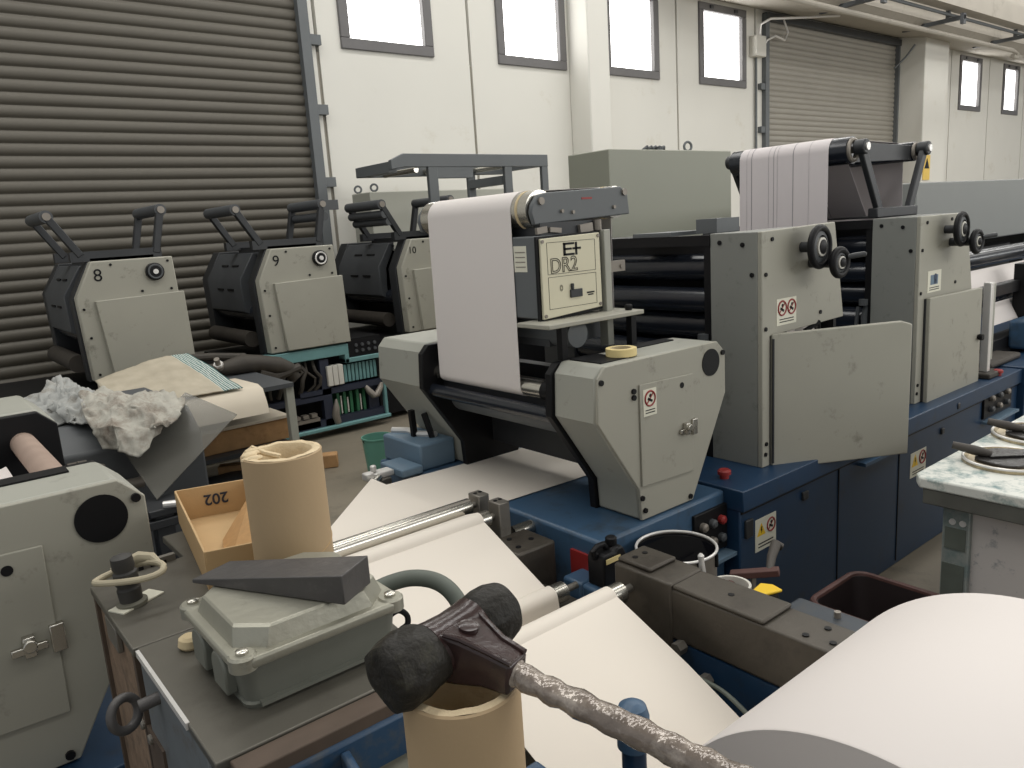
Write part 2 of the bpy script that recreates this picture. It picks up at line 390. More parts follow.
# ceiling beams with pipes and brackets seen at the top right
single('steel_beam', MB().box(10.4, 34, 6.35, 6.6, 5.0, 5.35), 'concrete', 'long grey beam running under the ceiling at the top right above the shutter', 'beam')
m = MB().tube([(11.2,6.9,4.72),(19.5,6.9,4.72),(20.0,6.85,4.70),(20.12,6.8,4.62),(20.0,6.78,4.54),(19.8,6.78,4.56)], .045, 10)
single('pipe', m, 'concrete', 'grey pipe with hooked end running along the concrete beam above the shutter', 'pipe')
m = MB().tube([(12.6,6.55,4.92),(33,6.55,4.92)], .03, 8)
single('pipe', m, 'midgrey', 'thin dark pipe running under the ceiling beam at the top right', 'pipe')
BR = [(13.0,'small steel bracket arm under the beam, leftmost of the four'), (16.0,'small steel bracket arm under the beam above the right end of the shutter'), (19.3,'steel bracket arm on the beam beside the hooked end of the pipe'), (22.5,'steel bracket arm on the beam above the two far right windows')]
for x, lb in BR:
    m = MB(); m.box(x, x+.07, 6.3, 7.4, 4.80, 4.87); m.box(x, x+.07, 6.56, 6.62, 4.87, 5.2); m.box(x-.02, x+.09, 6.3, 6.36, 4.72, 4.9)
    single('pipe_bracket', m, 'char', lb, 'bracket', 'pipe brackets under the beam')
# wall conduit and switch box beside the right shutter
m = MB().tube([(12.02,WY-.04,.0),(12.02,WY-.04,4.15)], .02, 8)
single('conduit', m, 'midgrey', 'thin vertical conduit on the wall left of the right shutter', 'conduit')
t = thing('switch_box', (12.02, WY-.08, 4.15), 'small white box on the wall by the top left corner of the right shutter', 'switch box')
obj('body', MB().box(11.88, 12.16, WY-.15, WY, 4.15, 4.48), 'whiteplastic', t, bevel=.015)
obj('cable', MB().tube([(12.05,WY-.08,4.48),(12.06,WY-.1,4.66),(12.2,WY-.2,4.74),(12.9,WY-.5,4.77),(13.4,WY-.75,4.79)], .022, 8), 'rim', t)
obj('cable', MB().tube([(12.75,WY-.1,4.8),(12.8,WY-.15,4.6),(12.65,WY-.18,4.45),(12.4,WY-.16,4.5),(12.2,WY-.14,4.42),(12.16,WY-.1,4.35)], .018, 8), 'rim', t)
m = MB().tube([(16.75,WY-.12,4.3),(16.95,WY-.25,4.5),(17.02,WY-.4,4.72)], .02, 8)
single('conduit', m, 'midgrey', 'short bent pipe in the top right corner of the right shutter', 'conduit')
t = thing('wall_sign', (17.42, 7.41, 2.05), 'small yellow warning sign on the wall behind the black roller frame', 'sign')
obj('plate', MB().box(17.15, 17.45, 7.40, 7.418, 2.05, 2.55), 'yellowsign', t)
obj('warning_triangle', MB().prism([(17.19,2.28),(17.41,2.28),(17.30,2.49)], 'y', 7.396, 7.40), 'black', t)

# ------------------------------------------------------------ rear row of printing units
X0 = 1.165
bs = thing('press_base', (2.4, 6.4, 0), 'low open machine base with teal beams, wiring and circuit boards under the far units', 'machine base')
m = MB(); m.box(.3, 2.2, 6.1, 7.2, 0, .70); m.box(3.34, 6.2, 6.1, 7.2, .05, .74); m.box(2.2, 3.34, 6.45, 7.2, 0, .72)
obj('body', m, 'black', bs)
m = MB(); m.box(2.2, 3.02, 5.98, 6.1, .675, .765); m.box(2.98, 3.02, 5.98, 6.1, .60, .68); m.box(2.98, 3.36, 5.98, 6.1, .60, .64); m.box(3.32, 3.35, 5.98, 6.02, .08, .64); m.box(1.5, 3.36, 5.96, 6.02, .06, .09)
obj('teal_beam', m, 'teal', bs, bevel=.006)
obj('control_box', MB().box(3.02, 3.34, 6.0, 6.4, .64, .80), 'black', bs)
m = MB()
for i in range(4):
    for j in range(2): m.cyl((3.10+.06*i, 5.985, .69+.05*j), (3.10+.06*i, 6.0, .69+.05*j), .014, 12)
split('control_knob', m, 'char', bs)
m = MB(); m.box(2.55, 3.33, 6.0, 6.05, .36, .41); m.box(2.75, 2.83, 6.0, 6.06, .09, .66); m.box(1.8, 3.33, 6.0, 6.06, .09, .15); m.box(3.2, 3.30, 6.05, 6.1, .15, .4); m.box(2.2, 2.75, 6.0, 6.05, .32, .37)
split('frame_rail', m, 'navy', bs)
m = MB()
for i in range(9): m.box(2.98+.036*i, 3.005+.036*i, 6.03, 6.05, .43, .58)
obj('vent_grille', m, 'teal', bs)
for i in range(5): obj('circuit_board', MB().box(2.90+.062*i, 2.925+.062*i, 6.06, 6.3, .15, .34), 'pcb', bs)
m = MB()
for i, h in ((0,.22),(1,.19),(3,.2)): m.box(2.93+.062*i, 2.94+.062*i, 6.05, 6.06, .16, .16+h*.7)
split('card_edge', m, 'whiteplastic', bs)
for i in range(3): obj('terminal_block', MB().box(2.80+.05*i, 2.845+.05*i, 5.97, 6.04, .43, .60), 'whiteplastic', bs, bevel=.004)
m = MB(); m.tube([(2.86,6.0,.10),(2.84,5.99,.17),(2.85,5.985,.24),(2.86,5.99,.31)], [.03,.035,.028,.008], 10); m.tube([(3.16,6.02,.37),(3.18,5.99,.32),(3.22,5.985,.275),(3.25,5.985,.28),(3.29,5.99,.33),(3.315,6.0,.37)], [.018,.028,.03,.03,.026,.018], 10)
split('cable_bundle', m, 'drum', bs)
m = MB()
for i in range(8):
    x = 2.25+.062*i; k = random.uniform(-.05,.05); m.tube([(x,6.03,.40),(x+.02+k,5.995,.46),(x+.03+k,5.99,.52),(x+.05-k,6.0,.58),(x+.02,6.05,.66)], .011+.004*(i%3), 8)
split('cable_bundle', m, 'brown', bs)
m = MB()
for i in range(4): m.box(2.40+.075*i, 2.45+.075*i, 5.99, 6.05, .19, .22)
split('relay', m, 'drum', bs)
m = MB(); m.box(2.30, 2.70, 6.0, 6.06, .10, .18)
obj('connector_block', m, 'drum', bs)

def rear_unit(x0, number, label):
    t = thing('printing_unit', (x0+.25, 6.6, .72), label, 'printing press', 'printing units along the shutter')
    prof = [(x0, 1.60), (x0-.125, 1.36), (x0-.10, .775), (x0+.57, .775), (x0+.555, 1.2), (x0+.538, 1.60)]
    cov = obj('side_cover', MB().prism(prof, 'y', 5.99, 6.08), 'sage', t, bevel=.008)
    q = [(x-.012, z-.01) for x, z in prof]
    obj('inner_frame', MB().prism(q, 'y', 6.08, 6.2), 'dark', t, bevel=.004)
    q2 = [(x0-.0, 1.59), (x0-.13, 1.36), (x0-.11, .80), (x0+.5, .80), (x0+.53, 1.59)]
    obj('rear_cover', MB().prism(q2, 'y', 7.18, 7.34), 'dark', t, bevel=.006)
    g = MB().prism([(x0+.0, 1.575), (x0-.135, 1.365), (x0-.128, 1.10), (x0-.06, 1.06), (x0-.05, 1.35), (x0+.06, 1.55)], 'y', 6.38, 7.18)
    ga = obj('ink_guard', g, 'char', t, bevel=.006)
    s = MB()
    for yy in (6.62, 6.86):
        for zz in (0, 1):
            c = V((x0-.068, yy, 1.472)) if zz else V((x0-.132, yy, 1.28))
            s.obox(c, (0,1,0), (.135,0,.21) if zz else (-.007,0,.265), (-.21,0,.135) if zz else (-.265,0,-.007), .07, .008, .008)
    split('slot', s, 'black', ga)
    m = MB(); m.box(x0+.05, x0+.5, 6.2, 7.18, .80, 1.5); obj('core', m, 'black', t)
    obj('ink_roller', MB().cyl((x0-.02, 6.2, 1.08), (x0-.02, 7.18, 1.08), .07), 'roller_dark', t)
    r = MB(); r.cyl((x0-.13, 6.28, .88), (x0-.13, 7.17, .88), .065); obj('paper_roller', r, 'brown', t)
    # access door with its frame line, screws and adjusting dial
    dp = [(x0-.015, 1.33), (x0+.575, 1.345), (x0+.59, .785), (x0+.03, .785)]
    obj('access_door', MB().prism(dp, 'y', 5.955, 5.99), 'sage', t, bevel=.004)
    s = MB()
    for a, b in ((.12,1.57),(.50,1.57),(-.09,1.28),(.30,1.37),(.50,1.37),(-.075,1.08),(-.06,.82)):
        s.cyl((x0+a, 5.982, b), (x0+a, 5.99, b), .009, 10)
    split('screw', s, 'black', cov)
    k = obj('adjusting_dial', MB().lathe([(.062,0),(.062,.03),(.05,.04)], (x0+.40, 5.99, 1.50), (0,-1,0), 28), 'black', t)
    obj('dial_ring', MB().ring((x0+.40, 5.955, 1.50), (0,1,0), .046, .008, 24, 6), 'rim' if number == '9' else 'char', k)
    obj('dial_cap', MB().cyl((x0+.40, 5.94, 1.50), (x0+.40, 5.96, 1.50), .018, 14), 'rim', k)
    # idler arms on top
    top = MB(); top.box(x0-.10, x0+.50, 6.10, 6.16, 1.60, 1.67); top.box(x0-.10, x0+.50, 6.68, 6.74, 1.60, 1.67); top.box(x0+.02, x0+.44, 6.1, 6.74, 1.58, 1.62)
    obj('top_rail', top, 'dark', t)
    for (xa, za, xb, zb, n) in ((x0-.03, 1.64, x0-.20, 1.915, 1), (x0+.465, 1.63, x0+.535, 1.935, 1)):
        obj('idler_arm', MB().bar((xa, 6.70, za), (xb, 6.70, zb), .05, .05, (0,1,0)), 'dark', t, bevel=.006)
        ar = obj('idler_arm', MB().bar((xa, 6.12, za), (xb, 6.12, zb), .05, .05, (0,1,0)), 'dark', t, bevel=.006)
        r = MB().cyl((xb, 6.10, zb), (xb, 6.72, zb), .042)
        if number == '9' and xb > x0: r.cyl((xb+.01, 6.10, zb-.10), (xb+.01, 6.72, zb-.10), .035); r.box(xb, xb+.14, 6.09, 6.12, zb-.05, zb+.03)
        if number == '10' and xb < x0: r.cyl((xb+.02, 6.10, zb-.085), (xb+.02, 6.72, zb-.085), .035); r.cyl((xb+.06, 6.10, zb-.15), (xb+.06, 6.72, zb-.15), .035)
        obj('idler_roller', r, 'char', ar)
        obj('bearing_cap', MB().cyl((xb, 6.085, zb), (xb, 6.10, zb), .026, 16), 'drum', ar)
    text('painted_number', number, (x0+(.0 if number == '10' else .03), 5.987, 1.50), (1,0,-.02), (.02,0,1), .085 if number == '10' else .12, 'black', cov)
    return t
rear_unit(X0, '8', 'grey press unit with painted number 8 and a black dial')
rear_unit(X0+1.283, '9', 'grey press unit with painted number 9 and a white-ringed dial')
rear_unit(X0+2.58, '10', 'grey press unit with painted number 10, partly behind the hanging paper')

# grimy hoses in front of unit 9, low cabinet, overhead rack, tall cabinet
m = MB()
m.tube([(1.62,5.80,.76),(1.9,5.82,.75),(2.05,5.82,.762),(2.18,5.82,.745),(2.33,5.83,.70),(2.42,5.85,.66),(2.46,5.86,.58)], [.04,.05,.075,.065,.07,.055,.05], 14); m.tube([(2.16,5.8,.68),(2.28,5.8,.62),(2.5,5.84,.66)], .035, 10)
m.tube([(1.60,5.9,.86),(1.85,5.9,.84),(2.1,5.9,.80)], .03, 10)
single('hose_bundle', m, 'brown', 'grimy brown hoses lying below the unit numbered 9', 'hose')
t = thing('cable_gland', (1.86,5.78,.78), 'small bright metal fitting on the hoses below the unit numbered 9', 'fitting')
obj('body', MB().lathe([(.03,0),(.035,.03),(.02,.05),(.02,.10)], (1.86,5.78,.76), (-.3,-.5,.8), 14), 'drum', t)
obj('nut', MB().lathe([(.036,0),(.036,.02)], (1.852,5.768,.785), (-.3,-.5,.8), 6), 'rim', t)

t = thing('cabinet', (4.6, 7.4, 0), 'light grey wide cabinet with lifting eyes, against the wall behind unit 10', 'cabinet')
m = MB(); m.box(4.15, 6.1, 7.36, 7.76, 0, 2.10); obj('body', m, 'cab2', t, bevel=.01)
m = MB(); m.box(4.90, 4.906, 7.355, 7.36, .1, 2.08); m.box(5.48, 5.486, 7.355, 7.36, .1, 2.08); split('door_gap', m, 'char', t)
for x, y in ((4.19,7.68),(4.24,7.42),(5.1,7.55)): obj('lifting_eye', MB().ring((x, y, 2.145), (.6,1,0), .035, .011, 18, 8), 'midgrey', t)
t = thing('cabinet', (4.95, 4.2, 0), 'tall greenish grey cabinet with lifting ring, standing behind the front press', 'cabinet')
m = MB(); m.box(4.22, 5.68, 4.0, 4.43, 0, 2.15); obj('body', m, 'cabinet', t, bevel=.008)
obj('lifting_eye', MB().ring((5.24, 4.1, 2.19), (.3,1,0), .035, .010, 18, 8), 'midgrey', t)
m = MB(); m.cyl((4.95,4.15,2.15),(4.95,4.15,2.19), .03, 8)
for i in range(5): m.tube([(4.80+.03*i,4.2,2.16),(4.83+.05*i,4.17,2.19),(4.86+.05*i,4.2,2.165)], .014, 8)
obj('cable_plug', m, 'charcoal' if 'charcoal' in M else 'char', t)

t = thing('overhead_rack', (4.4, 6.3, .76), 'dark grey steel roller rack standing high above unit 10', 'rack')
fr = MB()
fr.prism([(3.62,2.20),(3.62,2.28),(3.75,2.335),(5.44,2.335),(5.44,2.22),(3.75,2.22)], 'y', 6.0, 6.05)
fr.box(5.36, 5.44, 6.004, 6.046, 1.6, 2.3); fr.box(4.88, 4.97, 6.004, 6.046, 1.6, 2.25); fr.box(4.0, 4.10, 6.004, 6.046, 1.61, 2.25); fr.box(4.09, 4.5, 6.006, 6.04, 2.12, 2.225)
obj('front_frame', fr, 'midgrey', t, bevel=.005)
fr = MB(); fr.prism([(3.62,2.18),(3.62,2.27),(5.44,2.31),(5.44,2.20)], 'y', 6.6, 6.65); fr.box(4.88,4.97,6.604,6.646,1.6,2.25)
obj('back_frame', fr, 'midgrey', t, bevel=.005)
m = MB(); m.box(3.62, 3.70, 6.05, 6.6, 2.18, 2.27); m.box(5.365, 5.435, 6.05, 6.6, 2.225, 2.3); m.box(4.88,4.97,6.05,6.6,2.06,2.14); split('cross_rail', m, 'midgrey', t)
for x, z in ((3.9,2.2),(4.35,2.23),(4.95,2.235)): obj('idler_roller', MB().cyl((x, 6.05, z), (x, 6.6, z), .025), 'chrome', t)

# ------------------------------------------------------------ front press: blue base
bs = thing('press_base', (3.2, 2.2, 0), 'long blue machine base carrying the front printing press', 'machine base')
m = MB(); m.box(2.22, 4.86, 1.538, 2.9, .0, .685); obj('body', m, 'blue', bs, bevel=.006)
m = MB(); m.box(2.215, 4.865, 1.520, 2.9, .612, .69); obj('top_ledge', m, 'blue', bs, bevel=.004)
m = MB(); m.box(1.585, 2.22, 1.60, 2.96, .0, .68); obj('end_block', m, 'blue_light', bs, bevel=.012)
m = MB(); m.box(4.86, 9.5, 1.50, 2.95, .0, .70); m.box(4.86, 9.5, 1.49, 1.5, .60, .70); obj('far_block', m, 'blue', bs, bevel=.005)
m = MB()
for x in (2.897, 3.43): m.box(x, x+.006, 1.5345, 1.5385, .02, .605)
m.box(2.225, 4.86, 1.534, 1.54, .598, .606)
split('panel_gap', m, 'black', bs)
m = MB(); m.box(2.50, 2.58, 1.530, 1.54, .66, .672); m.box(2.245, 2.29, 1.528, 1.54, .50, .57); m.box(3.34, 3.385, 1.528, 1.54, .555, .60); m.box(2.62,2.66,1.528,1.54,.54,.575); m.box(3.86,3.89,1.528,1.54,.53,.56); m.box(4.0,4.03,1.515,1.524,.63,.66)
split('latch', m, 'dark', bs, bevel=.004)
m = MB().box(3.05, 3.42, 1.50, 1.54, .575, .59); obj('shelf_lip', m, 'blue_light', bs)
for nm, xa, xb, za, zb, y in (('control_recess', 2.03, 2.215, .47, .635, 1.60), ('control_recess', 4.36, 4.74, .50, .645, 1.538)):
    r = obj(nm, MB().box(xa, xb, y-.012, y+.001, za, zb), 'black', bs, bevel=.003)
    for i in range(3):
        for j in range(2):
            cx = xa + (xb-xa)*(.22+.28*i); cz = za+(zb-za)*(.3+.4*j)
            k = obj('control_knob', MB().lathe([(.016,0),(.016,.016),(.009,.022)], (cx, y-.012, cz), (0,-1,0), 16), 'red' if (i == 2 and j == 1 and xa < 3) else ('drum' if (i+j) % 2 else 'char'), r)
    obj('recess_lip', MB().box(xa, xb+.01, y-.05, y, za-.025, za-.012), 'blue_pale', r)
for x, y, z in ((2.30, 1.66, .69), (4.62, 1.56, .69)):
    k = obj('stop_button', MB().lathe([(.017,0),(.017,.014),(.025,.016),(.025,.028),(.018,.034)], (x, y, z), (0,0,1), 20), 'red', bs)
sticker(bs, 2.312, 2.445, .425, .55, 1.538, 'tri')
sticker(bs, 3.55, 3.71, .385, .505, 1.538, 'tri')
sticker(bs, 4.875, 5.03, .40, .51, 1.50, 'tri')
obj('red_plate', MB().box(1.575, 1.585, 1.615, 1.73, .50, .625), 'red', bs)
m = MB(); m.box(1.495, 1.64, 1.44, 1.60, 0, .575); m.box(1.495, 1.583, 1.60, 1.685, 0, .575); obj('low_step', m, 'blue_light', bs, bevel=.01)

# ------------------------------------------------------------ printing units of the front press
def front_unit(x0, label, open_door):
    t = thing('printing_unit', (x0+.28, 2.2, .69), label, 'printing press')
    f, k, top = 1.618, 1.844, 1.575
    if open_door:
        p = [(x0,.69),(x0,top),(x0+.505,top+.012),(x0+.585,1.20),(x0+.05,1.19),(x0+.05,.69)]
    else:
        p = [(x0,.69),(x0,top),(x0+.515,top),(x0+.615,1.18),(x0+.615,.69)]
    cov = obj('side_cover', MB().prism(p, 'y', f, f+.02), 'sage', t, bevel=.004)
    e = MB(); e.box(x0, x0+.02, f+.02, k, .69, top); obj('end_panel', e, 'sage_dark', t, bevel=.003)
    obj('top_panel', MB().box(x0+.02, x0+.505, f+.02, k, top-.02, top), 'sage_dark', t)
    m = MB(); m.box(x0+.02, x0+.60, k-.02, k, .69, top-.02); m.box(x0+.56, x0+.58, f+.03, k-.02, .69, 1.19)
    obj('inner_plate', m, 'black', t)
    if open_door:
        m = MB(); m.box(x0+.12, x0+.30, f+.05, f+.12, 1.05, 1.19); m.box(x0+.30,x0+.5,f+.08,f+.1,.9,1.19); obj('gear_guard', m, 'paper', t)
        m = MB(); m.tube([(x0+.08,f+.03,1.18),(x0+.14,f+.02,1.205),(x0+.20,f+.03,1.18)], .008, 8); m.tube([(x0+.34,f+.03,1.17),(x0+.39,f+.0,1.20),(x0+.44,f+.03,1.17)], .01, 8); split('cable', m, 'black', t)
    # far side frame and rollers across the machine
    q = [(x0,.69),(x0,1.56),(x0+.52,1.56),(x0+.60,1.18),(x0+.60,.69)]
    obj('far_cover', MB().prism(q, 'y', 2.62, 2.84), 'dark', t, bevel=.004)
    m = MB(); m.box(x0, x0+.02, k, k+.03, .69, 1.56); m.box(x0-.005, x0+.05, k, 2.62, 1.53, 1.57); m.box(x0+.10,x0+.5,k,2.62,1.40,1.55); m.box(x0+.25, x0+.35, k, 2.62, .69, 1.4)
    obj('cross_frame', m, 'black', t)
    for dx, z, r in ((.10,1.44,.055),(.06,1.315,.05),(.11,1.205,.06),(.07,1.08,.06),(.10,.955,.06),(.06,.83,.06)):
        obj('ink_roller', MB().cyl((x0+dx, k, z), (x0+dx, 2.62, z), r, 28), 'roller_dark', t)
    m = MB(); m.tube([(x0+.02,k+.02,1.19),(x0+.0,k+.03,1.1),(x0+.01,k+.025,.98),(x0-.005,k+.03,.88)], .016, 8); m.tube([(x0+.0,k+.06,1.15),(x0-.01,k+.07,1.0),(x0+.0,k+.06,.85)], .01, 8)
    for z in (1.16, 1.02, .9): m.lathe([(.022,0),(.022,.03)], (x0-.01,k+.03,z), (0,0,1), 8)
    split('air_cylinder', m, 'char', t)
    # screws
    s = MB()
    for a, b in ((.06,1.545),(.33,1.55),(.02,1.42),(.40,1.24),(.02,.74),(.025,.78),(.02,1.22)): s.cyl((x0+a, f-.005, b), (x0+a, f, b), .008, 10)
    for a, b in ((1.70,1.53),(1.80,1.54),(1.66,1.42)): s.cyl((x0-.004, a, b), (x0, a, b), .009, 10)
    split('screw', s, 'black', cov)
    # handwheels
    for (cx, cz, y, R, tilt) in ((x0+.262, 1.503, 1.545, .070, .05), (x0+.325, 1.44, 1.50, .047, -.05)):
        ax = V((tilt, -1, .0)).normalized(); c = V((cx, y, cz))
        w = MB().ring(c, ax, R, .0135, 36, 12)
        hw = obj('handwheel', w, 'black', t)
        d = MB().lathe([(R*.92,.0),(R*.92,.008),(R*.62,.016),(R*.62,.004)], c-ax*.006, ax, 32); obj('wheel_disc', d, 'char', hw)
        d = MB().lathe([(R*.50,0),(R*.50,.012),(R*.40,.013)], c, ax, 28); obj('scale_ring', d, 'whiteplastic', hw)
        d = MB().lathe([(R*.38,0),(R*.38,.016),(R*.22,.020)], c, ax, 24); obj('hub', d, 'black', hw)
        d = MB().cyl(c, (cx, f, cz), .02, 16); obj('shaft', d, 'dark', hw)
    hx = x0+.325
    obj('crank_handle', MB().lathe([(.009,0),(.011,.03),(.010,.07),(.006,.075)], (hx+.035, 1.49, 1.458), (.9,-.6,.1), 14), 'dark', hw)
    return t, cov
u1, c1 = front_unit(2.48, 'grey front press unit with a hinged door panel standing open', True)
sticker(c1, 2.572, 2.705, 1.222, 1.322, 1.618, 'two')
hd = V((3.055-2.535, 1.335-1.612, 0)); hl = hd.length; hd.normalize(); hn = V((hd.y, -hd.x, 0))
dm = MB(); P4 = [(2.535,1.612,.672), (2.535,1.612,1.197), (2.535+.545*hd.x/1, 1.612+.545*hd.y, 1.20), (2.535+.59*hd.x, 1.612+.59*hd.y, 1.185), (2.535+.59*hd.x, 1.612+.59*hd.y, .665)]
A = [dm.b.verts.new(p) for p in P4]; B = [dm.b.verts.new(V(p)-hn*.022) for p in P4]
dm.b.faces.new(A); dm.b.faces.new(B[::-1])
for i in range(5): dm.b.faces.new([A[i], B[i], B[(i+1)%5], A[(i+1)%5]])
dr = obj('access_door', dm, 'sage', u1, bevel=.005)
obj('hinge', MB().cyl((2.535,1.607,.70), (2.535,1.607,1.18), .0045, 10), 'dark', dr)
u2, c2 = front_unit(3.75, 'grey front press unit with a closed door, second from the left', False)
sticker(c2, 3.84, 3.985, 1.215, 1.317, 1.618, 'manual', 'instruction_sticker')
dd = MB().prism([(3.82,.672),(3.815,1.195),(4.43,1.185),(4.44,.655)], 'y', 1.59, 1.612)
dr = obj('access_door', dd, 'sage', u2, bevel=.004)
obj('knob', MB().lathe([(.012,0),(.018,.012),(.016,.026)], (4.40,1.59,.93), (0,-1,0), 16), 'black', dr)
obj('hinge', MB().box(3.812,3.82,1.608,1.62,.69,1.19), 'dark', dr)
for z in (.72,1.08): pass
m = MB(); m.box(2.5, 2.75, 2.05, 2.25, 1.57, 1.585); m.box(2.60,2.75,1.9,2.0,1.575,1.63)
obj('top_bracket', m, 'charcoal' if 'charcoal' in M else 'midgrey', u1)

# idler frame over the second unit and the printed web running over it
t = thing('idler_frame', (4.05, 2.2, 1.575), 'black V-shaped roller frame on top of the second front press unit', 'roller frame')
for y in (1.90, 2.62):
    a = MB(); a.bar((3.93, y, 1.60), (3.735, y, 1.915), .05, .028, (0,1,0)); a.bar((4.24, y, 1.60), (4.40, y, 1.915), .05, .028, (0,1,0)); a.box(3.86, 4.30, y-.025, y+.025, 1.575, 1.625)
    for x in (3.735, 4.40): a.cyl((x, y-.028, 1.915), (x, y+.028, 1.915), .036, 20)
    ar = obj('side_arm', a, 'dark', t, bevel=.006)
    s = MB()
    for x in (3.735, 4.40): s.cyl((x, y-.036, 1.915), (x, y-.028, 1.915), .018, 14)
    split('bearing_cap', s, 'rim', ar)
for x, r in ((3.735,.065),(4.40,.05)):
    ro = obj('idler_roller', MB().cyl((x, 1.945, 1.905), (x, 2.60, 1.905), r, 32), 'roller_dark', t)
    obj('roller_flange', MB().ring((x, 1.942, 1.905), (0,1,0), r*.72, .012, 28, 8), 'drum', ro)
    obj('shaft', MB().cyl((x, 1.90, 1.905), (x, 2.62, 1.905), .016, 14), 'steel', ro)
obj('cross_plate', MB().box(3.90, 4.26, 1.92, 2.6, 1.575, 1.583), 'dark', t)
obj('side_plate', MB().prism([(3.70,1.845),(3.70,1.945),(4.41,1.935),(4.41,1.865)], 'y', 1.948, 1.956), 'dark', t, bevel=.002)
def arc(cx, cz, r, a0, a1, n=10): return [(cx + r*math.cos(math.radians(a0+(a1-a0)*i/n)), cz + r*math.sin(math.radians(a0+(a1-a0)*i/n))) for i in range(n+1)]
y0, y1 = 2.03, 2.53
path = [(3.30,1.30)] + [(3.55, 1.5)] + [(3.668,1.62)] + arc(3.735,1.905,.0665,180,95,10) + arc(4.40,1.905,.0515,92,0,10) + [(4.455,1.75),(4.46,1.55)]
path[0:3] = [(3.663,1.45),(3.666,1.62)]
w = MB().strip([(x, y0, z) for x, z in path], (0, y1-y0, 0), .0012)
wb = tag(obj('paper_web', w, 'web_printed'), 'printed paper web with thin dark lines, running over the black V-shaped frame', 'paper web')
back = MB().strip([(3.80,y0,1.885),(3.85,y0,1.865),(4.06,y0,1.585)], (0, y1-y0, 0), .0012); obj('return_web', back, 'web_printed', wb)
lines = MB()
lines.strip([(3.845,2.22,1.868),(4.055,2.22,1.588)], (0,.003,0), .0006)
for yy, wd in ((2.105,.003),(2.345,.003),(2.235,.0018),(2.205,.0008),(2.255,.0008),(2.075,.0008),(2.43,.0007)):
    lines.strip([(x + (-.0012 if i < 12 else .0014), y1 - (yy-2.0)*0 - (yy-2.03) , z + .0006) for i, (x, z) in enumerate(path)], (0, wd, 0), .0006)
obj('printed_line', lines, 'line', wb)

# guard post, hood and folder further along the press
t = thing('guard_post', (4.56, 1.60, .69), 'upright aluminium post beside the second front press unit', 'post')
obj('profile', MB().box(4.535, 4.575, 1.585, 1.625, .72, 1.20), 'rim', t, bevel=.004)
m = MB(); m.box(4.585, 4.61, 1.59, 1.62, .78, 1.19); obj('strip', m, 'sage_grey', t)
obj('foot', MB().box(4.48, 4.66, 1.55, 1.68, .69, .72), 'brown', t, bevel=.008)
t = thing('hood', (6.6, 2.8, .70), 'large plain grey metal hood over the far end of the press', 'machine hood')
obj('shell', MB().prism([(2.40,1.32),(2.40,1.765),(3.3,1.775),(3.3,1.32)], 'x', 5.48, 9.5), 'hood', t, bevel=.01)
m = MB(); m.box(5.7, 5.85, 2.75, 3.2, .70, 1.325); m.box(8.6, 8.8, 2.75, 3.2, .7, 1.325); split('leg', m, 'dark', t)
t = thing('folding_unit', (6.2, 2.1, .70), 'dark folding unit with rollers and paper under the grey hood', 'folding machine')
m = MB(); m.box(5.55, 5.75, 1.72, 1.82, .70, 1.22); m.box(6.5, 6.7, 1.72, 1.82, .70, 1.28); m.box(5.3, 7.5, 2.5, 2.7, .7, 1.25); m.box(5.0,7.4,1.75,1.85,.70,.80); m.box(4.95,6.2,1.78,1.84,1.05,1.12)
obj('frame', m, 'black', t, bevel=.005)
obj('roller', MB().cyl((5.1,2.0,1.26),(8.2,2.0,1.26), .055), 'roller_dark', t)
obj('roller', MB().cyl((5.0,1.9,1.02),(7.2,1.9,1.02), .05), 'roller_dark', t)
m = MB(); m.strip([(5.05,1.95,1.20),(5.05,1.90,1.08)], (1.1,0,0), .002); m.strip([(5.2,1.84,1.0),(5.1,1.78,.88)], (.6,0,0), .002)
obj('paper', m, 'paper', t)
obj('lever', MB().tube([(5.5,1.68,.98),(5.56,1.64,1.06)], .018, 10), 'orange', t)
m = MB(); m.box(5.3,5.9,1.60,1.75,.72,.90); obj('gearbox', m, 'blue_light', t, bevel=.02)
m = MB(); m.tube([(5.45,1.68,.98),(5.5,1.6,.85),(5.6,1.58,.74)], .014, 8); split('cable', m, 'brown', t)
m = MB().box(4.70, 5.15, 1.62, 1.80, .70, .735)
single('rag_pad', m, 'brown', 'flat brown pad lying on the blue base right of the aluminium post', 'pad', bevel=.015)

# ------------------------------------------------------------ web infeed unit (and its twin at the left)
BOX = [(1.622,1.184),(1.654,1.218),(2.208,1.218),(2.253,1.175),(2.253,1.03),(2.062,.683),(1.797,.683),(1.79,.79),(1.614,1.046)]
t = thing('infeed_unit', (1.93, 2.3, .683), 'grey infeed unit with angular housings and a warning sticker, below the hanging white paper', 'web infeed')
fh = obj('side_housing', MB().prism(BOX, 'y', 1.630, 1.815), 'sage_grey', t, bevel=.008)
obj('housing_cover', MB().prism(BOX, 'y', 1.618, 1.630), 'sage', fh, bevel=.003)
bh = obj('side_housing', MB().prism(BOX, 'y', 2.60, 2.94), 'sage_grey', t, bevel=.008)
IN = [(x-.012 if x < 1.8 else x, z) for x, z in BOX]
obj('inner_frame', MB().prism([(x, z-.004) for x, z in IN], 'y', 1.815, 1.845), 'black', t, bevel=.003)
obj('inner_frame', MB().prism([(x, z-.004) for x, z in IN], 'y', 2.57, 2.60), 'black', t, bevel=.003)
dd = obj('access_door', MB().prism([(1.797,.80),(1.799,1.137),(2.066,1.13),(2.06,.79)], 'y', 1.611, 1.618), 'sage', fh, bevel=.002)
m = MB(); m.box(1.985,2.045,1.601,1.611,.935,.95); m.box(2.005,2.025,1.593,1.611,.93,.97); m.box(2.05,2.075,1.602,1.618,.92,.975); m.cyl((2.015,1.583,.955),(2.015,1.611,.955),.012,12)
